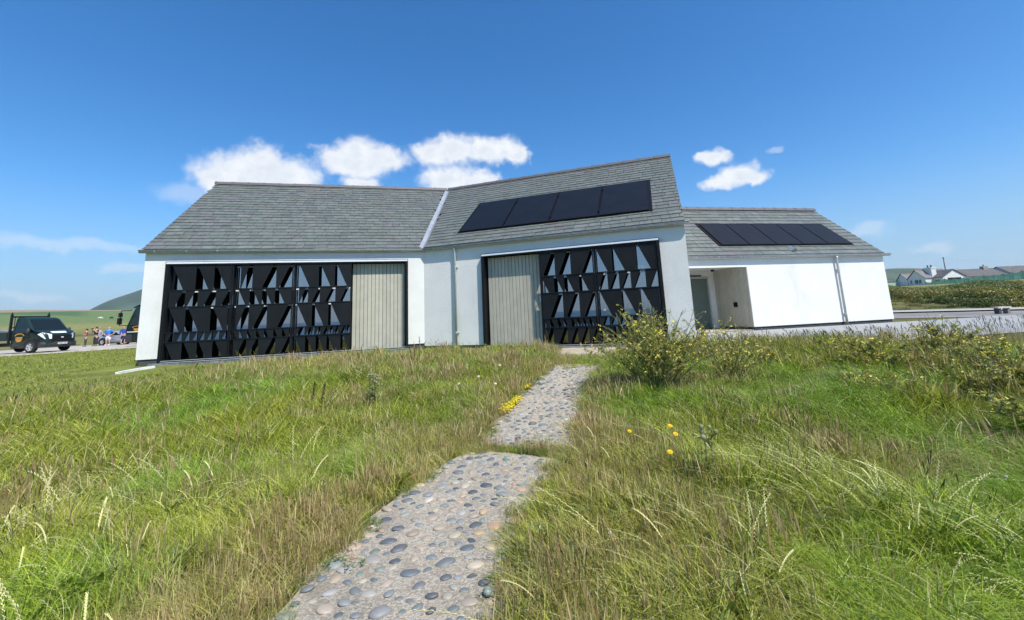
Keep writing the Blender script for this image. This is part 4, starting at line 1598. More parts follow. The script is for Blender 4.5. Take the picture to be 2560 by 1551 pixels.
# ragged fringe spilling over both edges of the path and growing in the joint
n = 900
y = rg.uniform(1.6, 10.3, n) ** 1.0
sd = np.where(rg.random(n) < .5, -1.0, 1.0)
off = sd * (HALF_W + .03 - np.abs(rg.normal(0, .07, n)) + .07 * np.sin(y * 4.3 + sd) * np.sin(y * 9.1))
jn = np.arange(n) < 170
y = np.where(jn, rg.normal(5.11, .05, n), y)
off = np.where(jn, rg.uniform(-.62, .62, n), off)
px = np.array([path_pt(float(b), float(a)) for a, b in zip(off, y)])
x, y = px[:, 0], px[:, 1]
u = rg.random(n)
near_ = np.hypot(x, y) < 5.5
kd = np.where(u < .45, THATCH[0], np.where(u < .62, FESCUE[0], np.where(u < .8, MEADOW[0], CLOVER[0])))
tn = np.where((u < .62)[:, None], np.array([[.42, .32, .15]]), np.array([[.22, .32, .05]])) * rg.uniform(.6, 1.3, n)[:, None]
s_ = rg.uniform(.25, .6, n)
parts.append((np.stack([x, y, gz(x, y) + .02], -1), np.stack([np.zeros(n), np.zeros(n), rg.random(n) * 6.28], -1), np.repeat(s_[:, None], 3, 1), kd + np.where(near_, 0, len(KINDS)), tn))
cat_ = [np.concatenate([p[i] for p in parts]) for i in range(5)]
scatter('grass', *cat_, SRC, label='rough seeding meadow grass on both sides of the pebble path')
# ---------------------------------------------------------------- vehicles
M['vgreen'] = pm('dark_green_paint', (0.012, 0.027, 0.022), 0.35, var=0.06, spec=0.4, coat=0.25)
M['vplastic'] = pm('grey_plastic', (0.035, 0.037, 0.038), 0.6, var=0.1)
M['tyre'] = pm('tyre_rubber', (0.018, 0.018, 0.018), 0.85, var=0.2)
M['rim'] = pm('wheel_rim', (0.55, 0.55, 0.54), 0.4, metal=0.4)
M['lens'] = pm('headlight_lens', (0.72, 0.76, 0.78), 0.12, spec=0.8)
M['silver'] = pm('silver_paint', (0.42, 0.44, 0.50), 0.3, metal=0.35, var=0.03, coat=0.5)
M['orange'] = pm('orange_print', (0.62, 0.30, 0.05), 0.5)
M['red'] = pm('red_lamp', (0.45, 0.02, 0.02), 0.25)
M['grille'] = pm('black_grille', (0.008, 0.008, 0.009), 0.5)


def loft(mb, rows):
    """rows: list of equal-length point rings; closed lengthways with caps"""
    n = len(rows[0])
    vs = [p for r in rows for p in r]
    fs = []
    for i in range(len(rows) - 1):
        for k in range(n):
            fs.append((i * n + k, i * n + (k + 1) % n, (i + 1) * n + (k + 1) % n, (i + 1) * n + k))
    fs.append(tuple(range(n - 1, -1, -1)))
    fs.append(tuple(range((len(rows) - 1) * n, len(rows) * n)))
    mb.add(vs, fs)


def profile_body(mb, prof, hw):
    """side outline prof [(x,z)] swept across y with rounded shoulders; hw(x,z) gives the half width"""
    rows = []
    for t in (-1.0, -0.97, -0.85, 0.0, 0.85, 0.97, 1.0):
        cx = sum(p[0] for p in prof) / len(prof)
        cz = sum(p[1] for p in prof) / len(prof)
        k = {1.0: 0.93, 0.97: 0.975, 0.85: 1.0, 0.0: 1.0}[abs(t)]
        rows.append([(cx + (x - cx) * (k if abs(t) > .9 else 1), t * hw(x, z), cz + (z - cz) * k) for x, z in prof])
    loft(mb, rows)


def wheel(parent, x, y, z, r, w, side):
    mb = MB()
    mb.lathe([(r * .62, -w / 2), (r * .93, -w / 2), (r, -w * .35), (r, w * .35), (r * .93, w / 2), (r * .62, w / 2)], 20, 'y', (x, y, z))
    t = mb.build('wheel', M['tyre'], parent, True)
    mb = MB()
    yo = y + side * w * 0.42
    mb.lathe([(0.0, side * .01), (r * .18, side * .01), (r * .22, -side * .015), (r * .5, -side * .02), (r * .60, side * .02), (r * .63, side * .02)], 20, 'y', (x, yo, z))
    mb.build('rim', M['rim'], t, False)
    mb = MB()
    for k in range(5):
        a = k * 2 * PI / 5
        mb.tube([(x, yo + side * .012, z), (x + math.cos(a) * r * .58, yo + side * .016, z + math.sin(a) * r * .58)], .035 * r / .32, 5)
    mb.build('spokes', M['rim'], t)
    return t


def emblem(parent, T):
    """orange badge: a wreath-like arc above three lines of print (too small to read in the photograph)"""
    mb = MB(T)
    n = 12
    for i in range(n):
        a0, a1 = PI * (.08 + .84 * i / n), PI * (.08 + .84 * (i + .8) / n)
        mb.prism([(.24 * math.cos(a0), .02 + .13 * math.sin(a0)), (.30 * math.cos(a0), .02 + .17 * math.sin(a0)), (.30 * math.cos(a1), .02 + .17 * math.sin(a1)), (.24 * math.cos(a1), .02 + .13 * math.sin(a1))], 0, .004, 'xz')
    for z, wd in ((-.02, .20), (-.085, .19), (-.15, .17), (-.21, .12)):
        mb.prism([(-wd, z - .035), (wd, z - .035), (wd, z + .012), (-wd, z + .012)], 0, .004, 'xz')
    return mb.build('badge', M['orange'], parent)


def gzs(x, y):
    return float(gz(x, y))


vx, vy = -28.55, 26.9
van = thing('flatbed_truck', 'dark green dropside pickup truck with orange door badge and headboard, parked left of the building', 'truck', (vx, vy, gzs(vx, vy) + 0.03), math.radians(-3.5))
prof = [(-0.04, 0.30), (0.0, 0.55), (-0.02, 0.78), (-0.07, 1.0), (-0.14, 1.12), (-0.42, 1.26), (-0.80, 1.36), (-1.36, 2.04), (-1.5, 2.13), (-1.75, 2.17), (-2.15, 2.15), (-2.2, 1.1), (-2.2, 0.34), (-1.2, 0.30)]
hwv = lambda x, z: (1.0 - .14 * max(0, z - 1.15)) * (1 - .20 * max(0, min(1, (x + .42) / .42)) ** 1.6)
b = MB()
profile_body(b, prof, hwv)
b.build('body', M['vgreen'], van, True)
def scr(x0, z0, x1, z1, off, frac=0.82):
    """a panel lying on the nose between two outline points, off metres proud"""
    d = Vector((x1 - x0, 0, z1 - z0)).normalized()
    nrm = Vector((d.z, 0, -d.x))
    if nrm.x < 0: nrm = -nrm
    w0, w1 = hwv(x0, z0) * frac, hwv(x1, z1) * frac
    p = [(x0, -w0, z0), (x0, w0, z0), (x1, w1, z1), (x1, -w1, z1)]
    m = MB()
    q = [tuple(Vector(a) + nrm * off) for a in p]
    m.add(q + [tuple(Vector(a) - nrm * .02) for a in p], [(0, 1, 2, 3), (7, 6, 5, 4), (0, 4, 5, 1), (1, 5, 6, 2), (2, 6, 7, 3), (3, 7, 4, 0)])
    return m
scr(-0.82, 1.375, -1.34, 2.01, 0.012, 0.88).build('windscreen', M['carglass'], van)
for sgn in (1, -1):
    m = MB()
    f = lambda x, z: (x, sgn * (hwv(x, z) + 0.006) * (0.985), z)
    poly = [(-0.98, 1.22), (-1.05, 1.42), (-1.42, 1.92), (-1.98, 1.95), (-2.0, 1.20)]
    m.add([f(*p) for p in poly] + [(x, sgn * (hwv(x, z) - .05), z) for x, z in poly], [(0, 1, 2, 3, 4), (9, 8, 7, 6, 5)] + [(i, 5 + i, 5 + (i + 1) % 5, (i + 1) % 5) for i in range(5)])
    m.build('side_window', M['carglass'], van)
    m = MB()
    m.ell((-0.92, sgn * 1.12, 1.30), (0.08, 0.10, 0.19), 10, 6)
    m.tube([(-1.0, sgn * .95, 1.2), (-.92, sgn * 1.1, 1.2)], .025, 5)
    m.build('wing_mirror', M['vplastic'], van, True)
    m = MB()
    y0, y1 = sgn * 0.56, sgn * 0.80
    m.add([(0.015, y0, .80), (-.10, y1 * 1.06, .80), (-.44, sgn * 1.005, 1.10), (-.26, sgn * .90, 1.20), (-.02, y0, 1.08), (-.3, y0, .9), (-.5, sgn * .8, 1.0)],
          [(0, 1, 2, 3, 4), (0, 4, 5), (4, 3, 6, 5), (3, 2, 6), (0, 5, 6, 1), (1, 6, 2)])
    m.build('headlight', M['lens'], van)
    m = MB()
    # wheel arch lining
    pts = [(-.85 + .46 * math.cos(a), .36 + .46 * math.sin(a)) for a in np.linspace(-.1, PI + .1, 12)]
    m.prism(pts, sgn * .78, sgn * .992, 'xz')
    m.build('wheel_arch', M['grille'], van)
    wheel(van, -.85, sgn * .90, .345, .345, .22, sgn)
    wheel(van, -3.95, sgn * .90, .345, .345, .24, sgn)
m = MB()
m.box(-0.10, 0.005, -.56, .56, .66, 1.02)
for k in range(4):
    m.box(0.0, 0.014, -.54, .54, .70 + k * .08, .735 + k * .08)
gr = m.build('grille', M['grille'], van)
m = MB()
m.ell((0.03, 0, .87), (.012, .085, .035), 10, 6)
m.build('grille_badge', M['alu'], gr, True)
m = MB()
loft(m, [[(-.35, y * 1.0, .30), (.06 - .22 * abs(y / .99) ** 3, y, .32), (.075 - .22 * abs(y / .99) ** 3, y, .50), (.03 - .22 * abs(y / .99) ** 3, y, .62), (-.35, y, .62)] for y in (-.99, -.7, 0, .7, .99)])
m.build('bumper', M['vplastic'], van)
m = MB()
m.box(.076, .09, -.26, .26, .45, .56)
np_ = m.build('number_plate', M['white'], van)
m = MB()
yy = -.22
for k in range(7):
    if k == 4: yy += .04
    hgt = R.choice([(0, 1, 1, 1), (1, 1, 0, 1), (1, 0, 1, 1)])
    m.box(.0905, .092, yy, yy + .014, .47, .54)
    if hgt[1]: m.box(.0905, .092, yy + .014, yy + .04, .526, .54)
    if hgt[2]: m.box(.0905, .092, yy + .014, yy + .04, .47, .484)
    if hgt[3]: m.box(.0905, .092, yy + .026, yy + .04, .484, .526)
    yy += .058
m.build('plate_lettering', M['black'], np_)
scr(-0.16, 1.135, -0.36, 1.235, 0.014, 0.42).build('bonnet_sticker', M['white'], van)
m = MB()
m.box(-2.15, .12, -.99, .99, .30, .33)
m.box(-1.6, -1.25, -.995, -.9, .30, .48)
m.build('sill', M['vplastic'], van)
emblem(van, lambda x, y, z: (-1.62 + x * 1.15, -.995 - y * 1.0 - .006, .98 + z * 1.15))
# headboard and dropside bed
m = MB()
for y in (-.98, .98):
    m.box(-2.36, -2.27, y - .05, y + .05, .62, 2.36)
    m.box(-2.34, -2.29, y - .03, y + .03, 2.36, 2.48)
m.box(-2.35, -2.28, -.93, .93, 2.17, 2.27)
m.box(-2.34, -2.29, -.93, .93, 1.55, 1.60)
for y in np.linspace(-.8, .8, 9):
    m.box(-2.33, -2.30, y - .012, y + .012, .95, 2.17)
m.build('headboard', M['grille'], van)
m = MB()
m.box(-5.35, -2.4, -1.0, 1.0, .78, .90)
m.box(-5.2, -.9, -.45, -.3, .42, .62)
m.box(-5.2, -.9, .3, .45, .42, .62)
m.build('bed', M['vplastic'], van)
for sgn in (1, -1):
    m = MB()
    m.box(-5.33, -2.42, sgn * 1.0 - .02, sgn * 1.0 + .02, .86, 1.30)
    for z in (.96, 1.08, 1.20):
        m.box(-5.33, -2.42, sgn * 1.0 + sgn * .02 - .008, sgn * 1.0 + sgn * .02 + .008, z, z + .03)
    m.build('dropside', M['vgreen'], van)
m = MB()
m.box(-5.36, -5.32, -.98, .98, .86, 1.30)
m.build('tailboard', M['vgreen'], van)
m = MB()
m.prism([(-4.9, .9), (-2.6, .9), (-2.7, 1.38), (-3.6, 1.46), (-4.8, 1.3)], -.85, .85, 'xz')
m.build('load', pm('grey_tarpaulin', (0.2, 0.21, 0.22), 0.8, var=0.3, scale=3), van)

# silver coupe behind the people
cx, cy = -38.9, 42.4
car = thing('parked_car', 'silver coupe car parked side on behind the group of people', 'car', (cx, cy, gzs(cx, cy) + .03), math.radians(-6))
prof = [(2.02, .28), (2.06, .55), (1.9, .72), (1.2, .86), (.72, .90), (.1, 1.25), (-.35, 1.33), (-.95, 1.28), (-1.75, .98), (-1.98, .92), (-2.05, .6), (-1.98, .3), (0, .22)]
hwc = lambda x, z: (.86 - .28 * max(0, z - .85)) * (1 - .16 * max(0, (abs(x) - 1.4) / .65) ** 2)
m = MB()
profile_body(m, prof, hwc)
m.build('body', M['silver'], car, True)
for sgn in (1, -1):
    m = MB()
    poly = [(.62, .92), (.08, 1.20), (-.35, 1.27), (-.92, 1.22), (-1.45, .98), (-1.2, .92)]
    n_ = len(poly)
    m.add([(x, sgn * (hwc(x, z) * .985 + .008), z) for x, z in poly] + [(x, sgn * (hwc(x, z) - .06), z) for x, z in poly],
          [tuple(range(n_)), tuple(range(2 * n_ - 1, n_ - 1, -1))] + [(i, n_ + i, n_ + (i + 1) % n_, (i + 1) % n_) for i in range(n_)])
    m.build('side_window', M['carglass'], car)
    for x in (1.28, -1.28):
        m = MB()
        m.prism([(x + .40 * math.cos(a), .32 + .40 * math.sin(a)) for a in np.linspace(-.1, PI + .1, 12)], sgn * .6, sgn * .868, 'xz')
        m.build('wheel_arch', M['grille'], car)
        wheel(car, x, sgn * .78, .315, .315, .2, sgn)
    m = MB()
    m.ell((-2.0, sgn * .62, .80), (.05, .14, .07), 8, 5)
    m.build('tail_light', M['red'], car, True)
    m = MB()
    m.ell((1.93, sgn * .6, .66), (.12, .15, .07), 8, 5)
    m.build('headlight', M['lens'], car, True)
    m = MB()
    m.box(-.25, -.05, sgn * .862 - .012, sgn * .862 + .012, .78, .81)
    m.build('door_handle', M['vplastic'], car)
m = MB()
m.add([(-.97, -.6, 1.275), (-.97, .6, 1.275), (-1.72, .66, 1.0), (-1.72, -.66, 1.0)], [(0, 1, 2, 3)])
m.add([(x, y, z + .012) for x, y, z in m.v[:4]], [(3, 2, 1, 0)])
m.build('rear_window', M['carglass'], car)
m = MB()
m.box(-1.9, 1.95, -.80, .80, .18, .30)
m.build('sill', M['vplastic'], car)

# lorry standing half behind the building
lx, ly = -25.85, 30.6
lor = thing('lorry', 'dark green lorry cab with orange badge showing past the left end of the building', 'lorry', (lx, ly, gzs(lx, ly) + .03), math.radians(186))
prof = [(1.02, .35), (1.06, .9), (1.04, 1.35), (.70, 2.45), (.55, 2.72), (-.7, 2.78), (-.75, .5), (0, .35)]
hwl = lambda x, z: 1.2 - .05 * max(0, z - 1.4)
m = MB()
profile_body(m, prof, hwl)
m.build('cab', M['vgreen'], lor, True)
m = MB()
m.add([(1.056, -1.05, 1.38), (1.056, 1.05, 1.38), (.735, .98, 2.42), (.735, -.98, 2.42), (1.0, -1.05, 1.38), (1.0, 1.05, 1.38), (.68, .98, 2.42), (.68, -.98, 2.42)],
      [(0, 1, 2, 3), (7, 6, 5, 4), (0, 4, 5, 1), (1, 5, 6, 2), (2, 6, 7, 3), (3, 7, 4, 0)])
m.build('windscreen', M['carglass'], lor)
for sgn in (1, -1):
    m = MB()
    poly = [(.85, 1.45), (.55, 2.38), (-.45, 2.38), (-.45, 1.45)]
    m.add([(x, sgn * (hwl(x, z) * .985 + .006), z) for x, z in poly] + [(x, sgn * (hwl(x, z) - .05), z) for x, z in poly],
          [(0, 1, 2, 3), (7, 6, 5, 4)] + [(i, 4 + i, 4 + (i + 1) % 4, (i + 1) % 4) for i in range(4)])
    m.build('side_window', M['carglass'], lor)
    m = MB()
    m.tube([(.75, sgn * 1.15, 2.45), (1.32, sgn * 1.33, 2.45), (1.36, sgn * 1.34, 2.25)], .035, 6)
    m.tube([(1.36, sgn * 1.34, 2.3), (1.37, sgn * 1.34, 1.45), (.92, sgn * 1.17, 1.42)], .035, 6)
    m.build('mirror_arm', M['grille'], lor)
    m = MB()
    m.box(1.30, 1.42, sgn * 1.34 - .11, sgn * 1.34 + .11, 2.02, 2.30)
    m.box(1.32, 1.45, sgn * 1.34 - .13, sgn * 1.34 + .13, 1.52, 1.95)
    m.build('mirror', M['grille'], lor)
    m = MB()
    m.box(-.3, .95, sgn * 1.19 - .01, sgn * 1.19 + .014, .96, 1.01)
    m.build('trim_strip', M['alu'], lor)
    m = MB()
    m.prism([(-.1 + .58 * math.cos(a), .52 + .58 * math.sin(a)) for a in np.linspace(-.1, PI + .1, 12)], sgn * .8, sgn * 1.215, 'xz')
    m.build('wheel_arch', M['grille'], lor)
    wheel(lor, -.1, sgn * 1.05, .5, .5, .3, sgn)
    wheel(lor, -3.6, sgn * 1.05, .5, .5, .34, sgn)
m = MB()
loft(m, [[(.6, y, .32), (1.16 - .15 * abs(y / 1.22) ** 4, y, .34), (1.18 - .15 * abs(y / 1.22) ** 4, y, .72), (1.1 - .1 * abs(y / 1.22) ** 4, y, .82), (.6, y, .82)] for y in (-1.22, -.9, 0, .9, 1.22)])
m.build('bumper', M['vplastic'], lor)
m = MB()
m.box(1.02, 1.075, -1.0, 1.0, .88, 1.28)
m.build('grille', M['grille'], lor)
m = MB()
m.box(-5.2, -.9, -1.2, 1.2, .95, 1.15)
m.box(-5.2, -1.0, -1.2, -1.14, 1.15, 1.8)
m.box(-5.2, -1.0, 1.14, 1.2, 1.15, 1.8)
m.box(-1.05, -.98, -1.2, 1.2, 1.15, 2.4)
m.box(-5.2, -.7, -.5, .5, .6, .95)
m.build('load_bed', M['vgreen'], lor)
m = MB()
m.prism([(.55, 2.72), (.8, 2.62), (.84, 2.66), (.5, 2.84)], -1.0, 1.0, 'xz')
m.build('sun_visor', M['grille'], lor)
emblem(lor, lambda x, y, z: (.30 + x * 1.25, 1.195 + y + .004, 1.22 + z * .9))


# ---------------------------------------------------------------- people
def skin_mesh(joints, edges, mat, name, parent, root=0, sub=1, label=None):
    me = bpy.data.meshes.new(name)
    me.from_pydata([j[0] for j in joints], edges, [])
    me.materials.append(mat)
    o = link(name, me, parent)
    sk = o.modifiers.new('skin', 'SKIN')
    sk.use_smooth_shade = True
    sv = me.skin_vertices[0].data
    for i, j in enumerate(joints):
        r = j[1]
        sv[i].radius = (r, r) if not isinstance(r, tuple) else r
        sv[i].use_root = (i == root)
    ss = o.modifiers.new('sub', 'SUBSURF')
    ss.levels = sub
    ss.render_levels = sub
    return o


M['skin'] = pm('skin', (0.50, 0.31, 0.23), 0.55, var=0.04)
CLOTH = lambda nm, c: pm(nm, c, 0.85, var=0.12, scale=6)


def person(label, loc, rz, h, top, legs, hair, arms='down', shorts=False, build=1.0, long_hair=False, bag=False, sleeve=None):
    p = thing('person', label, 'person', loc, rz, 'people standing on the gravel car park')
    s = h / 1.75
    k = build
    sp = .11
    J_ = [((0, 0, .93), .135 * k), ((0, 0, 1.12), .13 * k), ((0, .01, 1.30), (.17 * k, .12 * k)), ((0, .01, 1.43), (.15 * k, .10)), ((0, 0, 1.50), .055), ((0, .02, 1.60), .075), ((0, .02, 1.70), .075)]
    E = [(0, 1), (1, 2), (2, 3), (3, 4), (4, 5), (5, 6)]
    for sg in (-1, 1):
        b_ = len(J_)
        J_ += [((sg * sp, 0, .86), .095 * k), ((sg * (sp + .02), .01, .50), .068), ((sg * (sp + .03), -.01, .10), .045), ((sg * (sp + .04), .11, .035), (.045, .035))]
        E += [(0, b_), (b_, b_ + 1), (b_ + 1, b_ + 2), (b_ + 2, b_ + 3)]
        b_ = len(J_)
        sh = ((sg * .20 * k, 0, 1.40), .058)
        if arms == 'camera':
            J_ += [sh, ((sg * .30, .14, 1.22), .045), ((sg * .12, .28, 1.50), .036), ((sg * .07, .27, 1.58), .035)]
        elif arms == 'hips':
            J_ += [sh, ((sg * .36 * k, -.06, 1.16), .05), ((sg * .20 * k, .06, .99), .038), ((sg * .15 * k, .10, .97), .036)]
        elif arms == 'folded':
            J_ += [sh, ((sg * .27, .02, 1.15), .046), ((sg * .05, .2, 1.15), .036), ((-sg * .06, .21, 1.17), .034)]
        else:
            J_ += [sh, ((sg * .26 * k, -.01, 1.13), .045), ((sg * .28 * k, .05, .88), .036), ((sg * .28 * k, .07, .80), .034)]
        E += [(3, b_), (b_, b_ + 1), (b_ + 1, b_ + 2), (b_ + 2, b_ + 3)]
    J_ = [((x * s, y * s, z * s), (tuple(q * s for q in r) if isinstance(r, tuple) else r * s)) for (x, y, z), r in J_]
    skin_mesh(J_, E, M['skin'], 'body', p)
    # clothing: its own skins a little wider than the body
    T_ = [((0, 0, .90), (.155 * k, .135 * k)), ((0, 0, 1.12), (.155 * k, .14 * k)), ((0, .01, 1.30), (.19 * k, .14 * k)), ((0, .01, 1.44), (.16 * k, .11))]
    E2 = [(0, 1), (1, 2), (2, 3)]
    for sg in (-1, 1):
        b_ = len(T_)
        q = J_[7 + (4 if sg < 0 else 12)][0], J_[8 + (4 if sg < 0 else 12)][0]
        q = [(a / s, b / s, c / s) for a, b, c in q]
        T_ += [(q[0], .075), (tuple(q[0][i] * .3 + q[1][i] * .7 for i in range(3)), .066)]
        E2 += [(3, b_), (b_, b_ + 1)]
        if sleeve == 'long':
            e = J_[9 + (4 if sg < 0 else 12)][0]
            e = tuple(a / s for a in e)
            T_ += [(q[1], .06), (e, .048)]
            E2 += [(b_ + 1, b_ + 2), (b_ + 2, b_ + 3)]
    T_ = [((x * s, y * s, z * s), (tuple(q * s for q in r) if isinstance(r, tuple) else r * s)) for (x, y, z), r in T_]
    skin_mesh(T_, E2, top, 'top', p)
    L_ = [((0, 0, .95), (.15 * k, .13 * k)), ((0, 0, .86), .14 * k)]
    E3 = [(0, 1)]
    for sg in (-1, 1):
        b_ = len(L_)
        L_ += [((sg * sp, 0, .80), .115 * k), ((sg * (sp + .02), .01, .50), .092)]
        E3 += [(1, b_), (b_, b_ + 1)]
        if not shorts:
            L_ += [((sg * (sp + .03), -.005, .10), .07)]
            E3 += [(b_ + 1, b_ + 2)]
    L_ = [((x * s, y * s, z * s), (tuple(q * s for q in r) if isinstance(r, tuple) else r * s)) for (x, y, z), r in L_]
    skin_mesh(L_, E3, legs, 'shorts' if shorts else 'trousers', p)
    m = MB()
    m.ell((0, -.005 * s, 1.675 * s), (.092 * s, .105 * s, .10 * s), 10, 6)
    if long_hair:
        m.ell((0, -.07 * s, 1.58 * s), (.09 * s, .06 * s, .16 * s), 8, 6)
    m.build('hair', hair, p, True)
    m = MB()
    m.ell((-.032 * s, .093 * s, 1.655 * s), (.011 * s, .008 * s, .008 * s), 6, 4)
    m.ell((.032 * s, .093 * s, 1.655 * s), (.011 * s, .008 * s, .008 * s), 6, 4)
    m.build('eyes', M['black'], p, True)
    m = MB()
    m.ell((0, .11 * s, 1.62 * s), (.014 * s, .02 * s, .025 * s), 6, 4)
    m.ell((0, .095 * s, 1.575 * s), (.026 * s, .01 * s, .008 * s), 6, 4)
    for sg in (-1, 1):
        m.ell((sg * .084 * s, .02 * s, 1.63 * s), (.012 * s, .02 * s, .03 * s), 6, 4)
    m.build('face', M['skin'], p, True)
    m = MB()
    for sg in (-1, 1):
        m.ell((sg * (sp + .037) * s, .055 * s, .04 * s), (.055 * s, .14 * s, .05 * s), 8, 5)
    m.build('shoes', M['white'] if shorts and build > 1.1 else M['vplastic'], p, True)
    return p


HAIR_D, HAIR_B, HAIR_G = CLOTH('dark_hair', (.03, .022, .017)), CLOTH('fair_hair', (.35, .25, .13)), CLOTH('grey_hair', (.35, .33, .3))
BLK, GRY, BLU = CLOTH('black_cloth', (.018, .018, .022)), CLOTH('charcoal_cloth', (.05, .05, .055)), CLOTH('blue_cloth', (.03, .20, .62))
def ppl(px, py): return (px, py, gzs(px, py) + .03)
person('person in a red top with dark hair, standing by the nose of the green pickup', ppl(-41.2, 41), 2.4, 1.66, CLOTH('red_cloth', (.42, .05, .08)), GRY, HAIR_D, 'folded')
person('person dressed all in black raising a camera to their face', ppl(-40.25, 41), 2.9, 1.80, BLK, CLOTH('dark_trousers', (.03, .03, .033)), HAIR_D, 'camera', sleeve=None)
person('fair haired person in a grey top, half hidden by the one with the camera', ppl(-40.85, 41.9), 3.4, 1.72, CLOTH('grey_cloth', (.35, .36, .37)), GRY, HAIR_B, 'down', sleeve='long')
person('heavy person in a bright blue shirt and pale shorts with hands on hips', ppl(-39.05, 41), 3.3, 1.72, BLU, CLOTH('white_shorts', (.75, .76, .8)), CLOTH('shaved_hair', (.45, .30, .22)), 'hips', True, 1.28)
person('person in a deep blue jacket and navy shorts beside the lorry', ppl(-37.6, 41), .4, 1.74, CLOTH('royal_blue_cloth', (.03, .06, .36)), CLOTH('navy_shorts', (.012, .015, .05)), HAIR_B, 'down', True, 1.08, True, sleeve='long')
cm = MB()
cm.box(-.07, .07, 0, .08, -.045, .045)
cm.lathe([(.035, .08), (.035, .15), (.0, .15)], 10, 'y')
cm_o = cm.build('camera_body', M['black'], None, label='small black camera held up by the person in black', cat='camera')
a_ = 2.9
cm_o.location = (-40.25 - math.sin(a_) * .30, 41 + math.cos(a_) * .30, gzs(-40.25, 41) + .03 + 1.64)
cm_o.rotation_euler = (0, 0, a_)


# two grazing cattle in the far field
def cow(label, px, py, rz, col):
    c = thing('cow', label, 'cow', (px, py, gzs(px, py)), rz, 'cattle in the field')
    J_ = [((-.75, 0, 1.1), .30), ((-.2, 0, 1.05), .38), ((.5, 0, 1.08), .36), ((.95, 0, 1.1), .22), ((1.25, 0, .85), .14), ((1.42, 0, .55), .11), ((1.55, 0, .35), .08)]
    E = [(i, i + 1) for i in range(6)]
    for x, par in ((-.72, 0), (.55, 2)):
        for sg in (-1, 1):
            b_ = len(J_)
            J_ += [((x, sg * .2, .78), .13), ((x + .03, sg * .21, .42), .07), ((x, sg * .21, .04), .06)]
            E += [(par, b_), (b_, b_ + 1), (b_ + 1, b_ + 2)]
    b_ = len(J_)
    J_ += [((-1.02, 0, 1.15), .04), ((-1.1, 0, .6), .03)]
    E += [(0, b_), (b_, b_ + 1)]
    skin_mesh(J_, E, pm(label.split()[0] + '_hide', col, .8), 'body', c)


cow('white cow grazing in the far field above the silver car', -246.2, 252, .2, (.75, .73, .66))
cow('black cow grazing in the far field nearer the lorry', -239.8, 252.5, 3.0, (.02, .018, .016))
# ---------------------------------------------------------------- cottages and the bank on the right
M['cottage'] = pm('cottage_white', (0.72, 0.72, 0.69), 0.9, var=0.05, scale=.6, dirt=((.5, .5, .46), .5, .55, .8))
M['tiles'] = pm('dark_roof_tiles', (0.10, 0.095, 0.092), 0.8, var=0.25, scale=1.2)
M['tilesg'] = pm('grey_roof_tiles', (0.16, 0.16, 0.16), 0.8, var=0.2, scale=1.2)
M['terra'] = pm('terracotta', (0.45, 0.20, 0.10), 0.8, var=.15)
M['winglass'] = pm('dark_window_glass', (0.02, 0.025, 0.03), 0.1, spec=.8)
M['pot'] = pm('chimney_pot', (0.10, 0.06, 0.045), 0.8)
M['wood'] = pm('weathered_pole', (0.13, 0.105, 0.08), 0.9, var=.25, scale=3)


def cottage_root(name, label, x, y, z):
    return thing(name, label, 'house', (x, y, z))


def gable_block(root, w, d, he, hr, mat, roofmat, ridge_col=None, along='y', over=.25):
    """block with gable ends; ridge runs along y (gable faces -y) or x (gable faces -x)"""
    T = (lambda a, b, z: (a, b, z)) if along == 'y' else (lambda a, b, z: (b, a, z))
    m = MB(T)
    m.prism([(0, -1.5), (w, -1.5), (w, he), (w / 2, hr), (0, he)], 0, d, 'xz')
    m.build('wall', mat, root)
    m = MB(T)
    s_ = (hr - he) / (w / 2)
    for sg in (0, 1):
        x0, x1 = (-over, w / 2) if sg == 0 else (w + over, w / 2)
        z0, z1 = he - s_ * over + .06, hr + .06
        vs = [(x0, -over, z0), (x1, -over, z1), (x1, d, z1), (x0, d, z0)]
        vs += [(a, b, z + .14) for a, b, z in vs]
        m.add(vs, [(0, 1, 2, 3), (7, 6, 5, 4), (0, 4, 5, 1), (1, 5, 6, 2), (2, 6, 7, 3), (3, 7, 4, 0)])
    r = m.build('roof', roofmat, root)
    if ridge_col is not None:
        m = MB(T)
        m.box(w / 2 - .14, w / 2 + .14, -over - .01, d, hr + .17, hr + .30)
        m.build('ridge_tiles', ridge_col, r)
    return r


def face_window(root, x0, x1, z0, z1, T, mat=None):
    m = MB(T)
    m.box(x0 - .07, x1 + .07, -.05, .02, z0 - .07, z1 + .07)
    fr_ = m.build('window', M['white'], root)
    m = MB(T)
    m.box(x0, x1, -.07, -.045, z0, z1)
    m.build('pane', mat or M['winglass'], fr_)
    m = MB(T)
    m.box((x0 + x1) / 2 - .03, (x0 + x1) / 2 + .03, -.085, -.07, z0, z1)
    m.build('glazing_bar', M['white'], fr_)


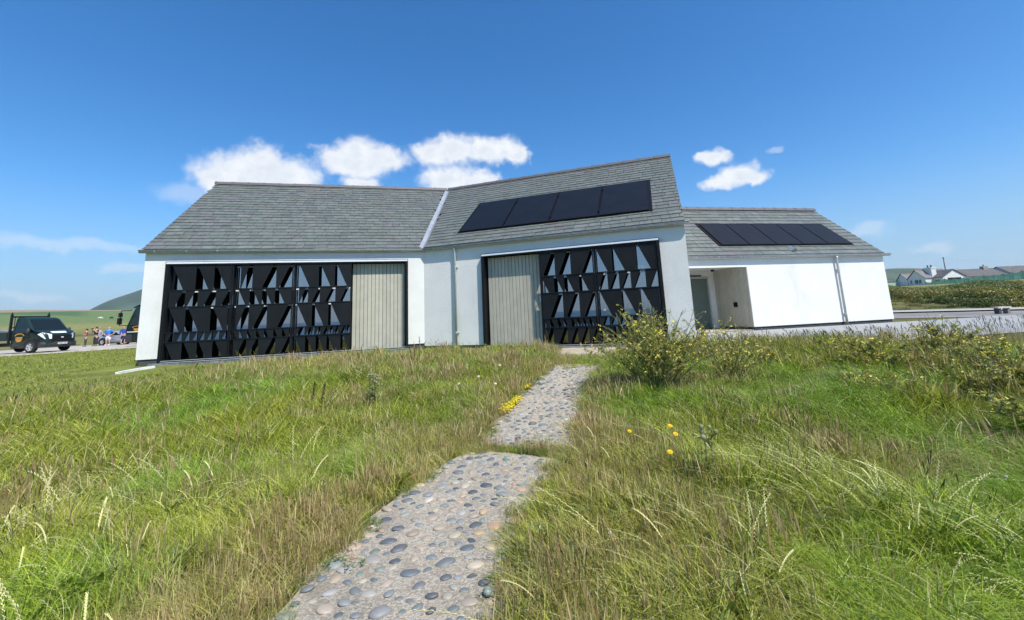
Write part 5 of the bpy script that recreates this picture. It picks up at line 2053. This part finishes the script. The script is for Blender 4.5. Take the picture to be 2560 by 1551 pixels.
TX = lambda a, b, z: (b, a, z)
ha = cottage_root('cottage', 'white cottage with a pair of shaded gables, leftmost in the row', 130, 134, 4.6)
gable_block(ha, 5.9, 9, 2.0, 4.5, M['cottage'], M['tilesg'], M['terra'], 'x')
for a, b in ((1.4, 2.2), (2.5, 3.5), (4.6, 5.1)):
    face_window(ha, a, b, .35, 1.5, TX)
m = MB(lambda a, b, z: (b, a + 6.1, z))
m.prism([(0, -1.5), (4.0, -1.5), (4.0, 1.6), (2.0, 3.8), (0, 1.9)], 0, 8, 'xz')
m.build('wing', M['cottage'], ha)
m = MB(lambda a, b, z: (b, a + 6.1, z))
for x0, z0 in ((-.1, 1.85), (4.25, 1.4)):
    vs = [(x0, -.25, z0), (2.0, -.25, 3.86), (2.0, 8, 3.86), (x0, 8, z0)]
    vs += [(a, b, z + .14) for a, b, z in vs]
    m.add(vs, [(0, 1, 2, 3), (7, 6, 5, 4), (0, 4, 5, 1), (1, 5, 6, 2), (2, 6, 7, 3), (3, 7, 4, 0)])
m.build('roof', M['tilesg'], ha)
m = MB(lambda a, b, z: (b, a + 6.1, z))
m.box(1.88, 2.12, -.26, 8, 3.98, 4.12)
m.build('ridge_tiles', M['terra'], ha)

hc = cottage_root('cottage', 'white cottage with a big twin-pot chimney and a dark garage opening in its sunlit gable', 132.5, 131, 4.3)
gable_block(hc, 7.1, 13, 2.15, 4.35, M['cottage'], M['tiles'], None, 'y')
m = MB()
m.box(1.5, 5.7, -.06, .0, -.6, 1.9)
m.build('garage_shade_panel', M['grille'], hc)  # flat black sheet painting the shade inside the open garage, no door leaf
face_window(hc, 1.0, 2.4, .5, 1.5, lambda a, b, z: (b, a, z))
m = MB()
m.box(.1, 1.6, 3.2, 5.6, 1.5, 5.3)
m.box(0.0, 1.7, 3.1, 5.7, 5.1, 5.5)
m.prism([(-.3, 1.8), (.1, 1.8), (.1, 4.4)], 3.4, 5.4, 'xz')
ch = m.build('chimney', M['cottage'], hc)
for y in (3.8, 4.9):
    m = MB()
    m.lathe([(0, 5.5), (.2, 5.5), (.17, 6.1), (.21, 6.15), (.21, 6.3), (0, 6.3)], 10, 'z', (.85, y, 0))
    m.build('chimney_pot', M['pot'], ch, True)
hd = cottage_root('cottage', 'long low dark roofed cottage with one stone chimney, behind green netting', 142.5, 137, 4.6)
gable_block(hd, 8, 17.5, 1.9, 4.15, M['cottage'], M['tiles'], None, 'x', .3)
for a in (3, 6.5, 9.5, 13.5):
    face_window(hd, a, a + 1.3, .3, 1.4, lambda x, y, z: (x, y, z))
m = MB()
m.box(13.6, 15.2, 3.4, 4.6, 3.6, 5.2)
m.lathe([(0, 5.2), (.22, 5.2), (.18, 5.8), (0, 5.8)], 10, 'z', (14.4, 4.0, 0))
m.build('chimney', pm('stone_chimney', (.3, .27, .24), .9, var=.2), hd)
he_ = cottage_root('cottage', 'dark roofed cottage at the right end of the row by the frame edge', 160.6, 136.2, 4.7)
gable_block(he_, 8.5, 19, 2.0, 4.6, M['cottage'], M['tiles'], None, 'x', .3)
for a in (2, 6, 10):
    face_window(he_, a, a + 1.4, .4, 1.5, lambda x, y, z: (x, y, z))
sh = thing('shed', 'small pale green shed half hidden beside the annex', 'shed', (125.5, 143, 4.6))
m = MB()
m.box(0, 3.6, 0, 3, -1, 1.5)
m.build('wall', pm('pale_green_paint', (.35, .5, .4), .8), sh)
m = MB()
m.prism([(-.15, 1.45), (3.75, 1.45), (3.75, 1.6), (1.8, 2.0), (-.15, 1.6)], -.15, 3.15, 'xz')
m.build('roof', M['tilesg'], sh)

up_ = thing('utility_pole', 'tall wooden utility pole rising behind the white cottages', 'pole', (152.5, 149.3, 5.0))
m = MB()
m.tube([(0, 0, -1), (0.15, 0, 9.0)], [.20, .14], 8)
m.build('pole', M['wood'], up_, True)
m = MB()
m.lathe([(0, 8.7), (.22, 8.7), (.22, 9.0), (.1, 9.12), (0, 9.12)], 8, 'z', (.145, 0, 0))
m.build('pole_cap', M['grille'], up_)
m = MB()
p0 = Vector((.15, 0, 8.6))
m.tube([p0 + Vector((t * 60, -t * 12, -2.6 * math.sin(t * PI) - t * 1.0)) for t in np.linspace(0, 1, 12)], .011, 4)
m.build('cable', M['grille'], up_)

# green windbreak netting in front of the cottages: a post every few metres, sagging cloth between
nf = thing('netting_fence', 'green windbreak netting strung on posts in front of the cottages', 'fence', (122, 126, 4.3))
M['net'], t_, o_ = new_mat('green_netting')
nz_ = t_.n('ShaderNodeTexNoise', None, Vector=t_.n('ShaderNodeTexCoord').outputs['Object'], Scale=1.2)
d_ = t_.n('ShaderNodeBsdfPrincipled', None, Base_Color=t_.mix(nz_.outputs['Fac'], (.02, .10, .075), (.05, .22, .17)), Roughness=.8)
t_.set(o_, 0, t_.n('ShaderNodeMixShader', None, _0=.22, _1=d_, _2=t_.n('ShaderNodeBsdfTransparent')))
X = np.linspace(0, 38, 14)
gnet = lambda x: gzs(122 + x, 126) - 4.3
tops = [1.0 + .045 * x + R.uniform(-.25, .3) for x in X]
for i, x in enumerate(X):
    m = MB()
    m.tube([(x, 0, gnet(x) - .3), (x, 0, gnet(x) + tops[i] + .1)], .06, 6)
    m.build('post', M['wood'], nf)
    if i < len(X) - 1:
        m = MB()
        n_ = 8
        for k in range(n_ + 1):
            t = k / n_
            xx = x + (X[i + 1] - x) * t
            zt = gnet(xx) + tops[i] * (1 - t) + tops[i + 1] * t - .35 * math.sin(PI * t)
            yb = .12 * math.sin(PI * t) * (1 if i % 2 else -1)
            m.v += [(xx, yb * .3, gnet(xx) - .1), (xx, yb, zt), (xx, yb * .3 + .02, gnet(xx) - .1), (xx, yb + .02, zt)]
        for k in range(n_):
            a = 4 * k
            m.f += [(a, a + 4, a + 5, a + 1), (a + 3, a + 7, a + 6, a + 2), (a + 1, a + 5, a + 7, a + 3)]
            m.mi += [0, 0, 0]
        m.build('netting', M['net'], nf)

# stone bench by the road
bn = thing('stone_bench', 'short pale stone bench with dark legs beside the road', 'bench', (25.55, 22.55, gzs(25.55, 22.55) + .02), 0)
bn.scale = (.56, .7, .8)
m = MB()
m.prism([(-.62, .36), (.62, .36), (.64, .38), (.64, .44), (.62, .46), (-.62, .46), (-.64, .44), (-.64, .38)], -.22, .22, 'xz')
m.build('seat', pm('bench_stone', (.55, .53, .49), .9, var=.12, scale=4), bn)
for x, c in ((-.42, M['plinth']), (.40, M['road'])):
    m = MB()
    m.prism([(x - .13, 0), (x + .13, 0), (x + .10, .36), (x - .10, .36)], -.17, .17, 'xz')
    m.build('leg', c, bn)

# scrub on the bank
BSRC = bpy.data.collections.new('scrub_sources')
for k in range(5):
    c = Clump()
    for _ in range(300):
        a, e = R.uniform(0, 2 * PI), math.asin(R.uniform(-.1, 1))
        rad = R.uniform(.35, 1.0) ** .5 * (.75 + .25 * math.sin(a * 3 + k) * math.sin(e * 4 + k))
        p = (rad * math.cos(a) * math.cos(e), rad * math.sin(a) * math.cos(e), rad * math.sin(e) * .85)
        col = (*jit(R.choice([(.05, .08, .022), (.10, .13, .035), (.03, .05, .018), (.16, .14, .06)]), .3), R.uniform(.2, .7))
        c.leaf(p, (R.gauss(p[0], .6), R.gauss(p[1], .6), R.gauss(.3, .5)), R.uniform(.10, .20), R.uniform(.06, .11), .06, col)
    o = bpy.data.objects.new(f'scrub_{k:03d}', c.mesh('scrub', M['grass']))
    BSRC.objects.link(o)
rg = np.random.default_rng(5)
n = 2600
r = rg.uniform(43.2, 74, n)
a = rg.uniform(.62, 1.05, n)
x, y = r * np.sin(a), r * np.cos(a)
nb_ = vnoise(x, y, .22, 41)
f2 = vnoise(x, y, .5, 42)
k = rg.random(n) < .35 + .65 * smooth(.3, .5, nb_)
x, y, r, nb_, f2 = x[k], y[k], r[k], nb_[k], f2[k]
n = len(x)
s_ = (.35 + .65 * nb_) * rg.uniform(.6, 1.15, n) * (1 - .45 * smooth(56, 70, r))
f3 = smooth(.3, .7, f2)
tint = np.array([(.12, .17, .045)]) * (1 - f3)[:, None] + np.array([(.40, .36, .12)]) * f3[:, None]
tint *= rg.uniform(.65, 1.4, n)[:, None]
scatter('scrub', np.stack([x, y, gz(x, y) - .1], -1), np.stack([rg.normal(0, .1, n), rg.normal(0, .1, n), rg.uniform(0, 6.28, n)], -1), np.stack([s_ * 1.15, s_ * 1.15, s_], -1),
        rg.integers(0, 5, n), tint, BSRC, label='bramble and grass scrub covering the bank below the cottages')

# ---------------------------------------------------------------- single plants
YEL, YEL2 = (0.80, 0.66, 0.03), (0.74, 0.68, 0.18)


def tubec(c, pts, r0, r1, col, n=4):
    b = len(c.v)
    pts = [Vector(p) for p in pts]
    ref = Vector((.3, .8, .2))
    for i, p in enumerate(pts):
        d = (pts[min(i + 1, len(pts) - 1)] - pts[max(i - 1, 0)]).normalized()
        a = d.cross(ref).normalized()
        e = a.cross(d)
        r = r0 + (r1 - r0) * i / (len(pts) - 1)
        for k in range(n):
            th = 2 * PI * k / n
            c.v.append(tuple(p + r * (math.cos(th) * a + math.sin(th) * e)))
            c.c.append((*col, 1))
    for i in range(len(pts) - 1):
        for k in range(n):
            c.f.append((b + i * n + k, b + i * n + (k + 1) % n, b + (i + 1) * n + (k + 1) % n, b + (i + 1) * n + k))


def petals(c, p, nrm, r, n, col, center=None, cup=.25):
    nrm = Vector(nrm).normalized()
    a = nrm.cross(Vector((.2, .9, .4))).normalized()
    e = nrm.cross(a)
    p = Vector(p)
    for k in range(n):
        th = 2 * PI * k / n + R.uniform(-.1, .1)
        d, s = math.cos(th) * a + math.sin(th) * e, -math.sin(th) * a + math.cos(th) * e
        w = r * min(.55, 2.6 / n)
        b = len(c.v)
        c.v += [tuple(p), tuple(p + d * r * .6 + s * w + nrm * r * cup * .6), tuple(p + d * r + nrm * r * cup), tuple(p + d * r * .6 - s * w + nrm * r * cup * .6)]
        c.c += [(*jit(col, .08), 1)] * 4
        c.f.append((b, b + 1, b + 2, b + 3))
    if center:
        b = len(c.v)
        for k in range(6):
            th = PI * k / 3
            c.v.append(tuple(p + (math.cos(th) * a + math.sin(th) * e) * r * .28 + nrm * r * .1))
            c.c.append((*center, 1))
        c.f.append(tuple(range(b, b + 6)))


def mustard(H, spread, nst, leafy, flower, woody=.3):
    """branching crucifer: wiry stems, small leaves below, yellow four-petalled flowers and pods above"""
    st, lv, fl = Clump(), Clump(), Clump()
    for i in range(nst):
        az_ = R.uniform(0, 2 * PI)
        out = R.random() ** .7
        tipv = Vector((math.cos(az_) * spread * out + WIND[0] * .12, math.sin(az_) * spread * out, H * R.uniform(.62, 1.0) * (1 - .45 * out * out)))
        base = Vector((R.gauss(0, .10), R.gauss(0, .10), -.03))
        mid = base.lerp(tipv, .5) + Vector((R.gauss(0, .07), R.gauss(0, .07), H * .12))
        pts = [(1 - t) ** 2 * base + 2 * t * (1 - t) * mid + t * t * tipv for t in np.linspace(0, 1, 7)]
        col = jit((.44, .36, .19) if R.random() < woody else (.30, .32, .09), .2)
        tubec(st, pts, .008, .003, col)
        for k in range(R.randint(5, 9)):
            t = R.uniform(.25, .95)
            q = (1 - t) ** 2 * base + 2 * t * (1 - t) * mid + t * t * tipv
            a2 = R.uniform(0, 2 * PI)
            L = R.uniform(.12, .34) * H * (1.15 - t * .6)
            q2 = q + Vector((math.cos(a2) * L * .75, math.sin(a2) * L * .75, L * R.uniform(.3, .85)))
            qm = q.lerp(q2, .5) + Vector((0, 0, L * .08))
            tubec(st, [q, qm, q2], .0035, .0018, jit(col, .15), 3)
            for m_ in range(leafy):
                tt = R.uniform(0, .9)
                lp_ = q.lerp(q2, tt)
                if lp_.z > H * .74 and R.random() < .7: continue
                lv.leaf(lp_, (R.gauss(0, 1), R.gauss(0, 1), R.gauss(.2, .5)), R.uniform(.035, .085), R.uniform(.014, .036), .05,
                        (*jit(R.choice([(.22, .26, .06), (.36, .36, .075), (.15, .19, .06), (.45, .39, .08)]), .25), 1))
            for m_ in range(4):
                pq = q.lerp(q2, R.uniform(.4, 1))
                dd = Vector((R.gauss(0, 1), R.gauss(0, 1), R.gauss(.9, .4))).normalized()
                tubec(st, [pq, pq + dd * R.uniform(.02, .05)], .0024, .001, jit((.20, .20, .08), .2), 3)
            if R.random() < flower:
                for m_ in range(R.randint(2, 5)):
                    petals(fl, q2 + Vector((R.gauss(0, .014), R.gauss(0, .014), R.gauss(0, .014))), (R.gauss(0, .6), R.gauss(-.3, .6), 1), R.uniform(.011, .018), 4, YEL2 if R.random() < .65 else YEL)
            else:
                tubec(st, [q2, q2 + Vector((R.gauss(0, .02), R.gauss(0, .02), .06))], .002, .0012, jit((.26, .22, .10), .2), 3)
    return st, lv, fl


def plant_thing(name, label, cat, loc, parts_, rz=0, group=None):
    p = thing(name, label, cat, loc, rz, group)
    for nm, c, kd in parts_:
        if c.v:
            link(nm, c.mesh(nm, M['leaf']), p, kind=kd)
    return p


st, lv, fl = mustard(1.62, 1.25, 84, 7, .42)
plant_thing('mustard_bush', 'large sprawling yellow flowered mustard bush in front of the right hand white pier', 'bush', (2.45, 7.55, gzs(2.45, 7.55)),
            [('stems', st, 'stuff'), ('foliage', lv, 'stuff'), ('flowers', fl, 'stuff')])
st, lv, fl = mustard(1.3, .95, 30, 4, .45)
plant_thing('mustard_bush', 'lower mustard bush with more open yellow flowers just right of the large one', 'bush', (3.75, 7.75, gzs(3.75, 7.75)),
            [('stems', st, 'stuff'), ('foliage', lv, 'stuff'), ('flowers', fl, 'stuff')], 0, None)
WEEDS = [('broad tangled weed between the two tallest weeds on the right', (6.5, 7.9), .85, .9, 24, 8, .6, .5),
         ('yellow green weed in the right meadow, nearer than the broad tangled one', (6.3, 5.7), .7, .85, 22, 8, .5, .5),
         ('leafy weed at the right frame edge, beyond the orange tinged one', (7.6, 5.6), .85, .85, 24, 8, .5, .4),
         ('woody straw coloured weed with yellow flowers by the right frame edge', (7.35, 6.75), .95, .8, 26, 6, .55, .7),
         ('tall leafy weed topping the bank at far right, yellow flowers', (8.3, 8.5), 1.1, .8, 26, 7, .6, .4),
         ('sprawling weed with long bare straw stems in the right middle of the meadow', (5.2, 6.3), .62, .9, 16, 3, .45, .6),
         ('small pale weed with thin yellow tips in front of the annex door', (5.1, 8.8), .6, .55, 14, 4, .7, .3),
         ('low bushy weed below the far end of the annex', (7.0, 9.3), .62, .7, 18, 6, .5, .4),
         ('thin weed nearest the camera at the right edge, with orange tinged flowers', (5.3, 4.4), .62, .6, 14, 5, .6, .5)]
for lb, (x, y), H, sp, ns, lf_, fw_, wd in WEEDS:
    st, lv, fl = mustard(H, sp, ns, lf_ + 2, fw_ * .45, wd)
    plant_thing('weed', lb, 'weed', (x, y, gzs(x, y)), [('stems', st, 'stuff'), ('foliage', lv, 'stuff'), ('flowers', fl, 'stuff')], 0, 'yellow flowered weeds on the right')


def thistle(label, x, y, H, nst):
    st, lv, hd = Clump(), Clump(), Clump()
    for i in range(nst):
        a = R.uniform(0, 6.28)
        o = R.uniform(0, .10)
        b0 = Vector((math.cos(a) * o, math.sin(a) * o, -.02))
        t0 = b0 + Vector((math.cos(a) * .06 * H, math.sin(a) * .06 * H, H * R.uniform(.7, 1)))
        tubec(st, [b0, b0.lerp(t0, .5), t0], .007, .004, (.17, .20, .12), 5)
        for k in range(18):
            q = b0.lerp(t0, R.uniform(.08, .93))
            a2 = R.uniform(0, 6.28)
            lv.leaf(q, (math.cos(a2), math.sin(a2), R.uniform(.1, .9)), R.uniform(.06, .13), R.uniform(.02, .035), .1, (*jit((.27, .29, .09), .2), 1), .45)
        for k in range(5):
            q = t0 + Vector((R.gauss(0, .035), R.gauss(0, .035), R.uniform(-.05, .05)))
            mb_ = MB()
            mb_.ell((0, 0, 0), (1, 1, 1), 8, 5)
            b = len(hd.v)
            r = R.uniform(.014, .02)
            hd.v += [(q.x + u * r, q.y + v * r, q.z + w_ * r * 1.15) for u, v, w_ in mb_.v]
            hd.c += [(*jit((.31, .32, .16), .15), 1)] * len(mb_.v)
            hd.f += [tuple(b + j for j in f) for f in mb_.f]
            for s in range(14):
                d = Vector((R.gauss(0, 1), R.gauss(0, 1), R.gauss(.2, 1))).normalized()
                tubec(hd, [q + d * r, q + d * r * 1.7], .0014, .0004, (.30, .31, .25), 3)
    plant_thing('thistle', label, 'thistle', (x, y, gzs(x, y)), [('stems', st, None), ('leaves', lv, 'stuff'), ('flower_heads', hd, 'stuff')])


thistle('grey green spear thistle with clustered buds right of the yellow hawkweeds', 1.55, 3.75, .56, 2)
thistle('pale grey green thistle standing in the grass below the left timber door', -2.45, 7.3, .62, 4)


def hawkweed(label, x, y, H, r):
    c, f = Clump(), Clump()
    d = Vector((R.uniform(-.1, .05), R.uniform(-.05, .05), 0))
    top_ = Vector((d.x, d.y, H))
    tubec(c, [(0, 0, -.02), tuple(d * .3 + Vector((0, 0, H * .5))), tuple(top_)], .0022, .0018, (.13, .17, .05), 4)
    petals(f, top_, (0, -.55, 1), r, 16, (.80, .58, .012), (.70, .42, .01), .12)
    petals(f, top_ + Vector((0, 0, .003)), (0, -.55, 1), r * .6, 12, (.80, .55, .012), None, .4)
    p = plant_thing('hawkweed', label, 'flower', (x, y, gzs(x, y)), [('stem', c, None), ('flower', f, None)], 0, 'yellow hawkweed flowers')
    return p


hawkweed('yellow hawkweed furthest left of the group, nearest the path', 1.0, 4.05, .40, .021)
hawkweed('yellow hawkweed at the top of the group of four', 1.32, 4.05, .42, .025)
hawkweed('yellow hawkweed closest to the grey thistle', 1.42, 3.85, .40, .026)
hawkweed('lowest of the four yellow hawkweeds, below the other three', 1.18, 3.55, .38, .026)


def blossom(name, label, cat, x, y, H, r, col, group):
    c, f = Clump(), Clump()
    tubec(c, [(0, 0, -.02), (-.02, .01, H * .6), (-.04, .015, H)], .002, .0016, (.14, .18, .06), 3)
    for _ in range(16):
        d = Vector((R.gauss(0, 1), R.gauss(0, 1), abs(R.gauss(0, 1)))).normalized()
        petals(f, Vector((-.04, .015, H)) + d * r * .6, d, r * .55, 3, col, None, .2)
    return plant_thing(name, label, cat, (x, y, gzs(x, y)), [('stem', c, None), ('flower', f, None)], 0, group)


WF = [('white flower in dry grass left of the path, highest of the four', -.30, 8.35, .42), ('white flower left of the path, second from the yellow stonecrop', -.62, 7.35, .42),
      ('white flower left of the path, nearest the yellow stonecrop', -.33, 7.1, .40), ('white flower left of the path, furthest from the path edge', -.92, 7.1, .36)]
for lb, x, y, h in WF:
    blossom('white_flower', lb, 'flower', x, y, h, .028, (.80, .78, .76), 'white flowers left of the path')
CL = [('white clover head in the left foreground, nearest the path', -1.55, 2.15), ('white clover head nearest the bottom left corner of the meadow', -2.35, 1.95), ('white clover head in the left foreground between its two neighbours', -2.05, 2.1),
      ('white clover head low at the right edge of the near path slab', .55, 2.75), ('highest white clover head in the right foreground among bowed grass spikes', 3.55, 3.3),
      ('white clover head in the middle of the right foreground spikes', 3.3, 2.9), ('lowest white clover head toward the bottom right corner', 2.9, 2.25)]
for lb, x, y in CL:
    blossom('clover_flower', lb, 'flower', x, y, R.uniform(.2, .27), .013, jit((.66, .62, .56), .1), 'white clover heads in the foreground')


def stonecrop(label, x0, y0, x1, y1, n, wd):
    lv, f = Clump(), Clump()
    for _ in range(n):
        t = R.random()
        x, y = (x1 - x0) * t + R.gauss(0, wd), (y1 - y0) * t + R.gauss(0, wd)
        z = .075 + R.uniform(-.03, .035) - .5 * (abs(x - (x1 - x0) * t) ** 1.0) * .1
        for k in range(3):
            lv.leaf((x + R.gauss(0, .012), y + R.gauss(0, .012), z - .03), (R.gauss(0, 1), R.gauss(0, 1), .8), .022, .009, .1, (*jit((.13, .16, .04), .2), 1))
        petals(f, (x, y, z), (R.gauss(0, .3), R.gauss(-.2, .3), 1), R.uniform(.012, .018), 5, (.78, .64, .02), None, .3)
    plant_thing('stonecrop', label, 'flower patch', (x0, y0, gzs(x0, y0) + .01), [('leaves', lv, 'stuff'), ('flowers', f, 'stuff')])


stonecrop('bright yellow stonecrop cushion spilling over the left edge of the path', -.24, 6.75, .02, 7.75, 330, .045)
stonecrop('small separate tuft of yellow stonecrop further up the path edge', .16, 8.25, .20, 8.4, 40, .03)


def dock(label, x, y, H, n=3):
    c, f = Clump(), Clump()
    for i in range(n):
        b0 = Vector((R.gauss(0, .05), R.gauss(0, .05), -.02))
        t0 = b0 + Vector((R.uniform(-.12, .08), R.gauss(0, .04), H * R.uniform(.75, 1)))
        tubec(c, [b0, b0.lerp(t0, .5), t0], .006, .003, (.12, .075, .045), 4)
        for k in range(170):
            t = R.uniform(.45, 1)
            q = b0.lerp(t0, t) + Vector((R.gauss(0, .02 * (1.25 - t)), R.gauss(0, .02 * (1.25 - t)), R.gauss(0, .01)))
            petals(f, q, (R.gauss(0, 1), R.gauss(0, 1), R.gauss(0, 1)), R.uniform(.006, .011), 3, jit((.12, .065, .04), .3))
    plant_thing('dock', label, 'weed', (x, y, gzs(x, y)), [('stems', c, None), ('seeds', f, 'stuff')])


dock('dark brown seeding dock stalks in the grass below the bend of the building', -2.55, 11.0, .85)
dock('brown dock stalks in the grass left of the pale thistle', -3.4, 7.4, .55, 2)
